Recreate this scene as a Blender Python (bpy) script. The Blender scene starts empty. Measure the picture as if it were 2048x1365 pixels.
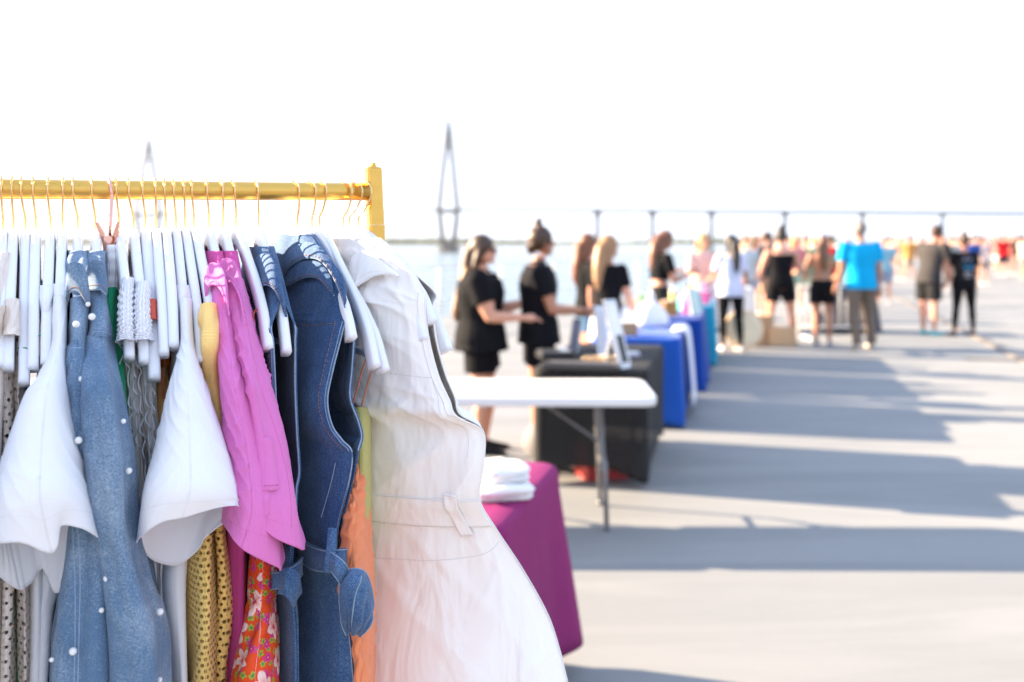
import bpy, bmesh, math, random
import numpy as np
from mathutils import Vector, Matrix

random.seed(7)
rng = np.random.default_rng(7)
scene = bpy.context.scene
# ---------------------------------------------------------------- camera
FPX = 2000.0          # focal length in pixels of the 2048 px wide photograph
HOR = 478.0           # horizon row
EYE = 1.6             # eye height above the deck
cam_d = bpy.data.cameras.new('camera')
cam = bpy.data.objects.new('camera', cam_d)
scene.collection.objects.link(cam)
scene.camera = cam
cam.location = (0, 0, EYE)
cam.rotation_euler = (math.radians(90), 0, 0)
cam_d.sensor_width = 36.0
cam_d.lens = 36.0*FPX/2048.0
cam_d.shift_y = -(682.5-HOR)/2048.0
cam_d.clip_start = 0.05
cam_d.clip_end = 12000
cam_d.dof.use_dof = True
cam_d.dof.focus_distance = 1.40
cam_d.dof.aperture_fstop = 3.0
# ---------------------------------------------------------------- sky and sun
SUN_EL = math.radians(19.3)
SUN_AZ = math.radians(-73.5)       # from +Y towards -X
world = bpy.data.worlds.new('World')
scene.world = world
world.use_nodes = True
wn = world.node_tree
for n in list(wn.nodes): wn.nodes.remove(n)
sky = wn.nodes.new('ShaderNodeTexSky')
sky.sky_type = 'NISHITA'
sky.sun_disc = False
sky.sun_elevation = SUN_EL
sky.sun_rotation = SUN_AZ
sky.altitude = 0
sky.air_density = 1.0
sky.dust_density = 1.2
sky.ozone_density = 1.0
bgn = wn.nodes.new('ShaderNodeBackground')
bgn.inputs['Strength'].default_value = 0.15
won = wn.nodes.new('ShaderNodeOutputWorld')
# the whole sky softly rolled off, as the bright hazy evening air does
SKY_GAIN, SKY_MAX = 4.0, (1.0, 1.17, 1.54)
def vm(op, a, b):
    n = wn.nodes.new('ShaderNodeVectorMath'); n.operation = op
    for i, x in enumerate((a, b)):
        if isinstance(x, bpy.types.NodeSocket): wn.links.new(x, n.inputs[i])
        else: n.inputs[i].default_value = x
    return n.outputs[0]
ga = vm('MULTIPLY', sky.outputs[0], (SKY_GAIN,)*3)
wn.links.new(vm('DIVIDE', ga, vm('ADD', vm('DIVIDE', ga, SKY_MAX), (1, 1, 1))), bgn.inputs['Color'])
wn.links.new(bgn.outputs[0], won.inputs['Surface'])
sun_d = bpy.data.lights.new('sun', 'SUN')
sun_d.energy = 3.2
sun_d.angle = math.radians(0.5)
sun_d.color = (1.0, 0.79, 0.55)
sun = bpy.data.objects.new('sun', sun_d)
scene.collection.objects.link(sun)
sdir = Vector((math.sin(SUN_AZ)*math.cos(SUN_EL), math.cos(SUN_AZ)*math.cos(SUN_EL), math.sin(SUN_EL)))
sun.rotation_euler = sdir.to_track_quat('Z', 'Y').to_euler()
sun.location = (-10, 2, 8)
scene.view_settings.view_transform = 'Standard'
scene.view_settings.look = 'None'
scene.view_settings.gamma = 1
scene.view_settings.use_curve_mapping = False
scene.view_settings.exposure = 3.15
scene.render.engine = 'CYCLES'

# ---------------------------------------------------------------- object helpers
COL = scene.collection
def P(px, py, d):
    return ((px-1024)/FPX*d, d, EYE-(py-HOR)/FPX*d)
def G(px, py, z=0.0):
    d = (EYE-z)*FPX/(py-HOR)
    return ((px-1024)/FPX*d, d, z)
def wloc(o):
    l = Vector((0, 0, 0))
    while o is not None:
        l += Vector(o.location); o = o.parent
    return l
def link(o, parent=None):
    """meshes are written in world coordinates; a child cancels its parents' offsets"""
    COL.objects.link(o)
    if parent is not None:
        o.parent = parent
        o.location = -wloc(parent)
    return o
def tag(o, label=None, cat=None, group=None, kind=None):
    if label: o['label'] = label
    if cat: o['category'] = cat
    if group: o['group'] = group
    if kind: o['kind'] = kind
    return o
def thing(name, loc, label, cat, group=None):
    o = bpy.data.objects.new(name, None)
    o.empty_display_size = 0.1
    COL.objects.link(o)
    o.location = loc
    return tag(o, label, cat, group)
def struct(o): o['kind'] = 'structure'; return o
def meshobj(name, verts, faces, mat=None, parent=None, smooth=True, uvs=None, recenter=False):
    me = bpy.data.meshes.new(name)
    me.from_pydata([tuple(v) for v in verts], [], faces)
    if uvs is not None:
        ul = me.uv_layers.new(name='UVMap')
        vi = np.empty(len(me.loops), dtype=np.int32); me.loops.foreach_get('vertex_index', vi)
        ul.data.foreach_set('uv', np.asarray(uvs, dtype=np.float32)[vi].ravel())
    if smooth:
        me.polygons.foreach_set('use_smooth', [True]*len(me.polygons))
    me.update()
    if mat is not None: me.materials.append(mat)
    o = bpy.data.objects.new(name, me)
    link(o, parent)
    if recenter and parent is None and len(verts):
        a = np.asarray([tuple(v) for v in verts]); c = Vector((a[:,0].mean(), a[:,1].mean(), a[:,2].min()))
        me.transform(Matrix.Translation(-c)); o.location = c
    return o
class MB:
    def __init__(s): s.v = []; s.f = []
    def add(s, vs, fs):
        n = len(s.v); s.v += [tuple(map(float, p)) for p in vs]; s.f += [tuple(i+n for i in f) for f in fs]; return s
    def box(s, c, size, rz=0.0, rot=None):
        m = rot if rot is not None else Matrix.Rotation(rz, 3, 'Z')
        hx, hy, hz = size[0]/2, size[1]/2, size[2]/2
        vs = [Vector(c)+m@Vector((x*hx, y*hy, z*hz)) for x in (-1,1) for y in (-1,1) for z in (-1,1)]
        return s.add(vs, [(0,1,3,2),(4,6,7,5),(0,4,5,1),(2,3,7,6),(0,2,6,4),(1,5,7,3)])
    def tube(s, pts, radii, n=10, cap=True, ell=None):
        """tube along a path. ell: list of (rx, ry) with fixed axes A,B given as third item"""
        pts = [Vector(p) for p in pts]
        if not hasattr(radii, '__len__'): radii = [radii]*len(pts)
        rings = []; ref = None
        for i, p in enumerate(pts):
            t = (pts[min(i+1, len(pts)-1)]-pts[max(i-1, 0)])
            t = t.normalized() if t.length > 1e-9 else Vector((0,0,1))
            if ref is None:
                ref = Vector((0,0,1)) if abs(t.z) < .9 else Vector((1,0,0))
            a = (ref - t*ref.dot(t)).normalized(); b = t.cross(a); ref = a
            rings.append([p+(a*math.cos(2*math.pi*k/n)+b*math.sin(2*math.pi*k/n))*radii[i] for k in range(n)])
        return s.rings(rings, cap)
    def rings(s, rings, cap=True):
        n = len(rings[0]); vs = [p for r in rings for p in r]; fs = []
        for i in range(len(rings)-1):
            for k in range(n):
                fs.append((i*n+k, i*n+(k+1)%n, (i+1)*n+(k+1)%n, (i+1)*n+k))
        if cap:
            fs.append(tuple(range(n-1, -1, -1))); fs.append(tuple((len(rings)-1)*n+k for k in range(n)))
        return s.add(vs, fs)
    def ball(s, c, r, n=10, m=7, axes=None):
        if not hasattr(r, '__len__'): r = (r, r, r)
        A = axes or (Vector((1,0,0)), Vector((0,1,0)), Vector((0,0,1)))
        rings = []
        for j in range(1, m):
            th = math.pi*j/m; z = -math.cos(th)*r[2]; q = math.sin(th)
            rings.append([Vector(c)+A[0]*(q*r[0]*math.cos(2*math.pi*k/n))+A[1]*(q*r[1]*math.sin(2*math.pi*k/n))+A[2]*z for k in range(n)])
        b = len(s.v)
        s.rings(rings, False)
        lo = len(s.v); s.v.append(tuple(Vector(c)-A[2]*r[2])); s.v.append(tuple(Vector(c)+A[2]*r[2]))
        for k in range(n):
            s.f.append((lo, b+(k+1)%n, b+k)); s.f.append((lo+1, b+(m-2)*n+k, b+(m-2)*n+(k+1)%n))
        return s
    def obj(s, name, mat, parent=None, smooth=False, bevel=0, voxel=0, recenter=False, smoothit=3):
        o = meshobj(name, s.v, s.f, mat, parent, smooth or voxel > 0, recenter=recenter)
        if voxel:
            m = o.modifiers.new('remesh', 'REMESH'); m.mode = 'VOXEL'; m.voxel_size = voxel; m.use_smooth_shade = True
            m2 = o.modifiers.new('smooth', 'SMOOTH'); m2.factor = .5; m2.iterations = smoothit
        elif bevel:
            m = o.modifiers.new('bevel', 'BEVEL'); m.width = bevel; m.segments = 2; m.limit_method = 'ANGLE'
        return o

def cr(c, n, closed=False):
    """Catmull-Rom resample of control points along axis 0 (numpy)"""
    c = np.asarray(c, float); K = len(c)
    if closed:
        t = np.linspace(0, K, n, endpoint=False)
    else:
        t = np.linspace(0, K-1, n)
    i = np.floor(t).astype(int)
    if not closed: i = np.minimum(i, K-2)
    f = (t-i).reshape((-1,)+(1,)*(c.ndim-1))
    if closed:
        p0, p1, p2, p3 = c[(i-1)%K], c[i%K], c[(i+1)%K], c[(i+2)%K]
    else:
        ext = np.concatenate([[2*c[0]-c[1]], c, [2*c[-1]-c[-2]]])
        p0, p1, p2, p3 = ext[i], ext[i+1], ext[i+2], ext[i+3]
    return .5*((2*p1)+(-p0+p2)*f+(2*p0-5*p1+4*p2-p3)*f*f+(-p0+3*p1-3*p2+p3)*f**3)

# ---------------------------------------------------------------- materials
MATS = {}
def srgb(c):
    return tuple((x/255/12.92 if x/255 <= .04045 else ((x/255+.055)/1.055)**2.4) for x in c)+(1,)
class NT:
    def __init__(s, name):
        s.m = bpy.data.materials.new(name); s.m.use_nodes = True; s.t = s.m.node_tree
        s.b = s.t.nodes['Principled BSDF']; s.out = s.t.nodes['Material Output']
    def n(s, typ, **kw):
        nd = s.t.nodes.new(typ)
        for k, v in kw.items():
            if k == 'ins':
                for a, b in v.items():
                    if isinstance(b, bpy.types.NodeSocket): s.t.links.new(b, nd.inputs[a])
                    else: nd.inputs[a].default_value = b
            else: setattr(nd, k, v)
        return nd
    def L(s, a, b): s.t.links.new(a, b)
    def coord(s, which='Object', scale=(1,1,1)):
        tc = s.n('ShaderNodeTexCoord'); mp = s.n('ShaderNodeMapping')
        s.L(tc.outputs[which], mp.inputs[0]); mp.inputs['Scale'].default_value = scale
        return mp.outputs[0]
    def noise(s, vec, scale, detail=3, rough=.5, dist=0):
        return s.n('ShaderNodeTexNoise', ins={'Vector': vec, 'Scale': scale, 'Detail': detail, 'Roughness': rough, 'Distortion': dist}).outputs[0]
    def ramp(s, fac, stops):
        r = s.n('ShaderNodeValToRGB', ins={0: fac}); e = r.color_ramp.elements
        while len(e) < len(stops): e.new(.5)
        for i, (p, c) in enumerate(stops):
            e[i].position = p; e[i].color = c if len(c) == 4 else tuple(c)+(1,)
        return r.outputs[0]
    def mix(s, fac, a, b, typ='MIX'):
        m = s.n('ShaderNodeMix', data_type='RGBA', blend_type=typ)
        for i, x in ((0, fac), (6, a), (7, b)):
            if isinstance(x, bpy.types.NodeSocket): s.L(x, m.inputs[i])
            else: m.inputs[i].default_value = x
        return m.outputs[2]
    def math(s, op, a, b=0.0, c=None):
        m = s.n('ShaderNodeMath', operation=op)
        for i, x in enumerate((a, b) if c is None else (a, b, c)):
            if isinstance(x, bpy.types.NodeSocket): s.L(x, m.inputs[i])
            else: m.inputs[i].default_value = x
        return m.outputs[0]
    def bump(s, h, strength=.3, dist=.002):
        b = s.n('ShaderNodeBump', ins={'Height': h, 'Strength': strength, 'Distance': dist}); s.L(b.outputs[0], s.b.inputs['Normal']); return b
def c4(c): return tuple(c)+(1,) if len(c) == 3 else tuple(c)
def mul(c, k): return tuple(min(1, x*k) for x in c[:3])+(1,)
def plain(name, col, rough=.6, metal=0, var=.12, vscale=8, bump=0, bscale=60, spec=.5):
    if name in MATS: return MATS[name]
    t = NT(name); v = t.coord()
    n = t.noise(v, vscale, 4)
    t.L(t.mix(n, mul(col, 1-var), mul(col, 1+var)), t.b.inputs['Base Color'])
    t.b.inputs['Roughness'].default_value = rough; t.b.inputs['Metallic'].default_value = metal
    t.b.inputs['Specular IOR Level'].default_value = spec
    if bump: t.bump(t.noise(v, bscale, 3), bump, .003)
    MATS[name] = t.m; return t.m
def cloth(name, col, rough=.85, weave=900, wamp=.02, translucent=.0, wrinkle=.35, wscale=22, var=.08, sheen=.1, speck=.0):
    """woven cloth: fine weave relief, soft wrinkles, optional light passing through"""
    if name in MATS: return MATS[name]
    t = NT(name); v = t.coord(); uv = t.coord('UV')
    big = t.noise(v, 6, 4); fine = t.noise(v, 500, 2)
    c = t.mix(big, mul(col, 1-var), mul(col, 1+var))
    c = t.mix(t.math('MULTIPLY', fine, .5+speck), c, mul(col, (.75 if max(col[:3]) < .8 or min(col[:3]) < .6 else .92)-speck*.3))
    t.L(c, t.b.inputs['Base Color'])
    t.b.inputs['Roughness'].default_value = rough
    t.b.inputs['Sheen Weight'].default_value = sheen
    t.b.inputs['Specular IOR Level'].default_value = .2
    wr = t.n('ShaderNodeTexNoise', ins={'Vector': t.coord('Object', (1,1,.35)), 'Scale': wscale, 'Detail': 3, 'Distortion': .6}).outputs[0]
    wv = t.n('ShaderNodeTexWave', ins={'Vector': uv, 'Scale': weave/6, 'Distortion': 1.0}).outputs[1]
    h = t.math('ADD', t.math('MULTIPLY', wr, 1.0), t.math('MULTIPLY', wv, wamp))
    t.bump(h, wrinkle, .02)
    if translucent:
        tr = t.n('ShaderNodeBsdfTranslucent'); t.L(c, tr.inputs[0])
        mx = t.n('ShaderNodeMixShader', ins={0: translucent}); t.L(t.b.outputs[0], mx.inputs[1]); t.L(tr.outputs[0], mx.inputs[2])
        t.L(mx.outputs[0], t.out.inputs['Surface'])
    MATS[name] = t.m; return t.m
def denim(name, dark, pale, wash=.5, seedo=0.0):
    if name in MATS: return MATS[name]
    t = NT(name); v = t.coord(); vs = t.coord('Object', (1,1,.12))
    uvr = t.n('ShaderNodeTexCoord').outputs['UV']
    rot = t.n('ShaderNodeMapping', ins={0: uvr, 'Rotation': (0,0,math.radians(28))}).outputs[0]
    streak = t.noise(vs, 110, 3, .5); blot = t.noise(v, 9+seedo, 5, .6, .4); speck = t.noise(v, 430, 3, .8)
    tw = t.n('ShaderNodeTexWave', bands_direction='X', ins={'Vector': rot, 'Scale': 190, 'Distortion': .6, 'Detail': 2, 'Detail Scale': 3}).outputs[1]
    f = t.math('ADD', t.math('MULTIPLY', streak, .16), t.math('MULTIPLY', blot, wash))
    f = t.math('ADD', f, t.math('MULTIPLY', speck, .95))
    f = t.math('ADD', f, t.math('MULTIPLY', tw, .16))
    f = t.math('SUBTRACT', f, .61+wash*.5-.12)
    t.L(t.ramp(f, [(0.05, dark), (.45, tuple(np.array(dark)*.5+np.array(pale)*.5)), (.8, pale)]), t.b.inputs['Base Color'])
    t.b.inputs['Roughness'].default_value = .9; t.b.inputs['Specular IOR Level'].default_value = .15
    t.b.inputs['Sheen Weight'].default_value = .15
    wr = t.noise(t.coord('Object', (1,1,.4)), 26, 4, .55, .5)
    h = t.math('ADD', wr, t.math('MULTIPLY', speck, .08))
    t.bump(h, .2, .008)
    MATS[name] = t.m; return t.m
# ================================================================ SETTING
WATER = EYE-17.8
def deck_mat():
    t = NT('deck_surface'); v = t.coord()
    a = t.noise(v, .35, 5, .6, .5); b = t.noise(v, 3.0, 5, .65); c = t.noise(t.coord('Object', (.25,1.6,1)), 1.1, 5, .6, .8)
    col = t.mix(a, (.228,.230,.23,1), (.290,.293,.293,1))
    st = t.ramp(c, [(.42, (1,1,1)), (.60, (.72,.74,.76)), (.72, (.95,.95,.95))])
    col = t.mix(.7, col, st, 'MULTIPLY')
    col = t.mix(t.math('MULTIPLY', b, .35), col, (.185,.19,.19,1))
    t.L(col, t.b.inputs['Base Color']); t.b.inputs['Roughness'].default_value = .75
    t.b.inputs['Specular IOR Level'].default_value = .35
    t.bump(t.noise(v, 60, 3), .25, .004)
    return t.m
M_deck = deck_mat()
e0 = Vector((-1.7, 20, 0)); ed = Vector((.552, .834, 0)).normalized()
def edge(t): return e0+ed*t
poly = [edge(-65), edge(265), Vector((175, 240, 0)), Vector((175, -34, 0))]
vs = [(p.x, p.y, 0) for p in poly]+[(p.x, p.y, -.35) for p in poly]
deck = meshobj('deck', vs, [(3,2,1,0),(0,1,5,4),(1,2,6,5),(2,3,7,6),(3,0,4,7),(4,5,6,7)], M_deck, smooth=False); struct(deck)
# hull sides under the deck
M_hull = plain('hull_paint', (.28,.31,.34), .6)
inn = [edge(-64)+Vector((3,-2,0)), edge(264)+Vector((3,-2,0)), Vector((172, 236, 0)), Vector((172, -31, 0))]
vs = [(p.x, p.y, -.352) for p in inn]+[(p.x, p.y, WATER-.8) for p in inn]
struct(meshobj('hull', vs, [(0,1,5,4),(1,2,6,5),(2,3,7,6),(3,0,4,7)], M_hull, smooth=False))
# dark recessed track and cables across the deck
M_track = plain('track_steel', (.16,.14,.12), .6)
def strip(name, pts, w, mat, z=.004, h=.02):
    mb = MB()
    for a, b in zip(pts[:-1], pts[1:]):
        a = Vector(a); b = Vector(b); d = (b-a).normalized(); s_ = Vector((-d.y, d.x, 0))*w/2
        mb.add([a+s_+Vector((0,0,z)), b+s_+Vector((0,0,z)), b-s_+Vector((0,0,z)), a-s_+Vector((0,0,z)),
                a+s_*.8+Vector((0,0,z+h)), b+s_*.8+Vector((0,0,z+h)), b-s_*.8+Vector((0,0,z+h)), a-s_*.8+Vector((0,0,z+h))],
               [(7,6,5,4),(0,1,5,4),(2,3,7,6),(1,2,6,5),(3,0,4,7)])
    return mb.obj(name, mat)
g1 = G(1770,584); g2 = G(2048,722); gd = (Vector(g2)-Vector(g1)).normalized()
struct(strip('deck_track', [Vector(g1)-gd*30, Vector(g1), Vector(g2), Vector(g2)+gd*12], .16, M_track))
g3 = G(1930,719); g4 = G(2048,724)
tag(strip('deck_cable', [g3, g4, (g4[0]+6, g4[1]-.4, 0)], .07, M_track), 'thin dark cable cover lying flat on the deck at far right', 'cable cover')
# joints between deck plates
M_joint = plain('joint_line', (.15,.15,.15), .8)
for i, dd in enumerate((3.4, 9.0, 14.6)):
    pass
mbj = MB()
for k in range(-4, 9):
    a = edge(-60)+Vector((ed.y, -ed.x, 0))*(4+k*5.5+14); b = a+ed*220
    s_ = Vector((-ed.y, ed.x, 0))*.016
    mbj.add([a+s_+Vector((0,0,.004)), a-s_+Vector((0,0,.004)), b-s_+Vector((0,0,.004)), b+s_+Vector((0,0,.004))], [(0,1,2,3)])
struct(mbj.obj('deck_joint', M_joint))
# water
def water_mat():
    t = NT('harbour_water'); v = t.coord('Object', (1,1.6,1))
    t.b.inputs['Base Color'].default_value = (.16,.22,.25,1); t.b.inputs['Roughness'].default_value = .22
    t.b.inputs['IOR'].default_value = 1.33
    h = t.math('ADD', t.noise(v, .25, 6, .65, .3), t.math('MULTIPLY', t.noise(t.coord('Object',(1,1.3,1)), .02, 4), 2.0))
    t.bump(h, .8, 1.2)
    return t.m
S = 3900
w = meshobj('water', [(-S,-300,WATER),(S,-300,WATER),(S,3400,WATER),(-S,3400,WATER)], [(0,1,2,3)], water_mat(), smooth=False); struct(w)
# far shore
M_land = plain('far_land', (.10,.13,.08), .9, vscale=.01, var=.4)
M_tree = plain('far_trees', (.055,.085,.04), .9, vscale=.02, var=.5)
mb = MB(); mt = MB(); N = 260
for i in range(N):
    x0 = -3800+i*7600/N; x1 = x0+7600/N
    hy = 2700+180*math.sin(i*.05)+90*math.sin(i*.13+1)
    mb.add([(x0, hy-60, WATER+.1), (x1, hy-60, WATER+.1), (x1, hy, WATER+3), (x0, hy, WATER+3), (x0, 3380, WATER+3), (x1, 3380, WATER+3)], [(0,1,2,3),(3,2,5,4)])
    for q in range(5):
        h = 8+5*math.sin(i*.21+1)+random.random()*5
        cx = x0+random.random()*30; r = 12+random.random()*12
        mt.ball((cx, hy+10+random.random()*60, WATER+3+h*.4), (r, r*.8, h*.75), 6, 4)
struct(mb.obj('far_shore', M_land)); tag(mt.obj('far_treeline', M_tree, smooth=True), 'low dark line of trees along the far shore of the harbour', 'treeline', kind='stuff')

# ---------------------------------------------------------------- bridge
M_conc = plain('bridge_concrete', (.03,.038,.048), .8, vscale=.05)
T1 = Vector(P(897, HOR, 1320)); T1.z = WATER; T2 = Vector(P(297, HOR, 1549)); T2.z = WATER
bd = (T1-T2); bd.z = 0; bd.normalize(); bp = Vector((-bd.y, bd.x, 0))
bridge = thing('cable_stayed_bridge', T1, 'long cable-stayed bridge with two diamond towers crossing the hazy harbour', 'bridge')
def tower(T, nm):
    mb = MB()
    Hd, Ht, Hm = 57, 175, 112
    def leg(sgn):
        prof = [(0, 14, 2.8, 4.0), (10, 14.5, 2.6, 3.8), (Hd, 25, 2.6, 3.2), (Hd+35, 17.5, 2.4, 3.0), (142, 7.0, 2.4, 3.0), (Ht-5, 1.2, 1.6, 2.4)]
        rings = []
        for z, off, w_, l_ in prof:
            c = T+bp*(off*sgn)+Vector((0,0,z))
            rings.append([c+bp*w_+bd*l_/1.4, c-bp*w_+bd*l_/1.4, c-bp*w_-bd*l_/1.4, c+bp*w_-bd*l_/1.4])
        mb.rings(rings)
    leg(1); leg(-1)
    for z, hw, hh in ((Hd-4, 24.5, 1.8), (140, 7, 2.2)):
        mb.box(T+Vector((0,0,z)), (2*hw, 3.2, 2*hh), math.atan2(bp.y, bp.x))
    mb.rings([[T+Vector((0,0,z))+bp*a*w_+bd*b*w_*1.3 for a, b in ((1,1),(-1,1),(-1,-1),(1,-1))] for z, w_ in ((150, 3.2), (Ht-10, 2.2), (Ht, 1.0))])
    o = mb.obj(nm, M_conc, bridge)
    m2 = MB()
    m2.rings([[T+Vector((0,0,z))+Vector((math.cos(a)*r*1.15, math.sin(a)*r*1.5, 0)) for a in np.linspace(0, 2*math.pi, 12, endpoint=False)] for z, r in ((-1, 13), (6, 13), (9, 10), (14, 9))])
    m2.obj('tower_footing', M_conc, o)
    return o
tower(T1, 'tower'); tower(T2, 'tower')
def tpar(px):
    k = (px-1024)/FPX
    return (k*T1.y-T1.x)/(bd.x-k*bd.y)
def deck_h(t):
    return 57-max(0, t-60)*.0195 if t > 0 else 57-max(0, -t-531-60)*.02
mb = MB(); ts = [-1500+i*50 for i in range(60)]
rings = []
for t_ in ts:
    c = T1+bd*t_; c.z = WATER+deck_h(t_)
    rings.append([c+bp*a*17+Vector((0,0,b)) for a, b in ((1,0),(1,-2.6),(.5,-3.2),(-.5,-3.2),(-1,-2.6),(-1,0))])
mb.rings(rings); mb.obj('road_deck', M_conc, bridge)
for pxp in (1195,1305,1423,1570,1725,1885,2075,2300):
    t_ = tpar(pxp); c = T1+bd*t_; h = deck_h(t_)-2.8
    m = MB()
    m.rings([[Vector((c.x,c.y,WATER+z))+bp*a*w1+bd*b*w2 for a, b in ((1,1),(-1,1),(-1,-1),(1,-1))] for z, w1, w2 in ((-1,5,3.2),(3,5,3.2),(3.2,2.6,1.8),(h-7,2.3,1.6),(h-4,7.5,1.7),(h,8,1.7))])
    m.obj('pier', M_conc, bridge)
mc = MB()
for T, s0 in ((T1, 1), (T2, 1)):
    for k in range(14):
        for sg in (-1, 1):
            for side in (-1, 1):
                top = T+Vector((0,0,165-k*3.2)); dist = 225-k*15
                base = T+bd*sg*dist+bp*side*15; base.z = WATER+57-(max(0, dist*sg-60)*.0195 if T is T1 else 0)
                mc.tube([top, base], .10, 3, False)
tag(mc.obj('stay_cables', plain('cable_white', (.6,.6,.6), .5), bridge), kind='stuff')

# ---------------------------------------------------------------- railing along the deck edge
M_rail = plain('railing_paint', (.62,.62,.60), .5)
railing = thing('deck_railing', edge(0), 'pale metal safety railing along the edge of the deck beside the water', 'railing')
for k in range(-14, 40):
    p = edge(k*2.2)+Vector((.25,-.15,0))
    MB().tube([p, p+Vector((0,0,1.07))], .026, 8).obj('post', M_rail, railing, smooth=True)
for z in (.35, .70, 1.05):
    a = edge(-31)+Vector((.25,-.15,z)); b = edge(88)+Vector((.25,-.15,z))
    MB().tube([a, b], .012 if z < 1 else .02, 6).obj('rail', M_rail, railing, smooth=True)

# ---------------------------------------------------------------- haze
hz = MB().box((0, 1500, (WATER-1.5+175)/2-.0), (8200, 4200, 175-(WATER-1.5)))
hzo = hz.obj('haze', None)
t = NT('haze_air'); pv = t.n('ShaderNodeVolumePrincipled', ins={'Color': (.9,.94,1,1), 'Density': .00006, 'Anisotropy': .3})
t.L(pv.outputs[0], t.out.inputs['Volume']); 
for l in list(t.out.inputs['Surface'].links): t.t.links.remove(l)
t.t.nodes.remove(t.b)
hzo.data.materials.append(t.m); hzo['kind'] = 'stuff'
# ================================================================ TABLES
def rrect(cx, cy, hx, hy, r, n, rz):
    """rounded rectangle outline, n points"""
    pts = []
    per = []
    seg = 8
    for (sx, sy, a0) in ((1,1,0),(-1,1,90),(-1,-1,180),(1,-1,270)):
        for k in range(seg+1):
            a = math.radians(a0+90*k/seg)
            per.append(((hx-r)*sx+r*math.cos(a), (hy-r)*sy+r*math.sin(a)))
    per = np.array(per+[per[0]]); L = np.r_[0, np.cumsum(np.hypot(*np.diff(per, axis=0).T))]
    s = np.linspace(0, L[-1], n, endpoint=False)
    x = np.interp(s, L, per[:,0]); y = np.interp(s, L, per[:,1])
    return x, y
def tablecloth(name, cx, cy, hx, hy, rz, mat, label, top=.755, hem=.06, flare=.05, pleat=.02, group=None, seed=1, fitted=False, n=160):
    r = random.Random(seed); N = n
    rows = []
    prof = [(0,.0,1)]
    zz = [(-1,0)]
    rings = []
    ph = [r.random()*6 for _ in range(6)]
    c, s = math.cos(rz), math.sin(rz)
    def ring(k_in, z, f, drop):
        rr = max(.03, .05*1)
        x, y = rrect(0, 0, hx*k_in, hy*k_in, rr*k_in, N, 0)
        out = []
        for i in range(N):
            a = math.atan2(y[i]/hy, x[i]/hx)
            corner = max(0, 1-abs(abs(x[i])/hx-1)*hx/.25)*max(0, 1-abs(abs(y[i])/hy-1)*hy/.25)
            L = math.hypot(x[i], y[i]); nx, ny = x[i]/L, y[i]/L
            w = math.sin(i*2*math.pi/N*11+ph[0]+drop*1.2)*.6+math.sin(i*2*math.pi/N*23+ph[1])*.4+math.sin(i*2*math.pi/N*5+ph[2])*.5
            if fitted:
                edge_in = -.05*math.sin(math.pi*min(1, drop))*(1-corner*1.0)
                q = edge_in*f; zoff = (1-corner)*.10*drop**2 if drop > .6 else 0
            else:
                q = f*(flare*(1+1.8*corner)+w*pleat*(1+corner)); zoff = -corner*.03*drop
            X = x[i]+nx*q; Y = y[i]+ny*q
            out.append((cx+c*X-s*Y, cy+s*X+c*Y, z+zoff+(0 if drop else .0015*math.sin(9*X+ph[3])*math.sin(7*Y))))
        return out
    for k_in in (.02, .35, .7, .92, .985): rings.append(ring(k_in, top, 0, 0))
    rings.append(ring(1.0, top-.006, 0, .01)); rings.append(ring(1.004, top-.025, .05, .03))
    M = 12
    for j in range(1, M+1):
        q = j/M; rings.append(ring(1.005, top-.025-(top-.025-hem)*q, q**1.1, q))
    mb = MB(); mb.rings(rings, False)
    mb.f.append(tuple(range(N)))
    o = mb.obj(name, mat, smooth=True, recenter=True)
    sm = o.modifiers.new('thick', 'SOLIDIFY'); sm.thickness = .003; sm.offset = -1
    tag(o, label, 'tablecloth', group)
    return o
M_tabwhite = plain('table_plastic', (.80,.79,.76), .35, var=.03)
M_tableg = plain('table_leg_steel', (.17,.17,.175), .4, metal=.3)
def folding_table(cx, cy, hx, hy, rz, label, top=.745, group=None):
    t = thing('folding_table', (cx, cy, 0), label, 'table', group)
    c, s = math.cos(rz), math.sin(rz)
    def T(x, y, z): return Vector((cx+c*x-s*y, cy+s*x+c*y, z))
    N = 96; rings = []
    for k, z in ((.02, top), (.9, top), (.985, top), (.997, top-.004), (1, top-.012), (1, top-.045), (.992, top-.052), (.965, top-.052), (.96, top-.03), (.02, top-.03)):
        x, y = rrect(0, 0, hx*k, hy*k, .07*k, N, 0); rings.append([T(x[i], y[i], z) for i in range(N)])
    mb = MB(); mb.rings(rings, True); mb.obj('tabletop', M_tabwhite, t, smooth=True)
    # wishbone legs at both ends
    for e in (-1, 1):
        lg = MB()
        x0 = e*(hx-.30)
        lg.tube([T(x0, -hy+.10, top-.04), T(x0, hy-.10, top-.04)], .0125, 8)
        for sy in (-1, 1):
            lg.tube([T(x0, sy*(hy-.16), top-.04), T(x0+e*.01, sy*(hy-.16), .42), T(x0+e*.02, sy*(hy-.10), .36), T(x0+e*.03, sy*(hy-.10), .012)], .0135, 8)
            lg.tube([T(x0, sy*(hy-.22), top-.04), T(x0+e*.01, sy*(hy-.22), .45), T(x0+e*.015, sy*(hy-.12), .40)], .011, 8)
            lg.tube([T(x0+e*.03, sy*(hy-.10), .0), T(x0+e*.03, sy*(hy-.10), .03)], .018, 8)
        lg.tube([T(x0+e*.01, -hy+.16, .43), T(x0+e*.01, hy-.16, .43)], .010, 8)
        lg.tube([T(x0+e*.02, -hy+.10, .30), T(x0+e*.02, hy-.10, .30)], .008, 8)
        lg.obj('leg_frame', M_tableg, t, smooth=True)
        b = MB(); b.tube([T(x0+e*.01, 0, .43), T(x0*.35, 0, top-.04)], .008, 8); b.obj('brace', M_tableg, t, smooth=True)
    return t
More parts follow.
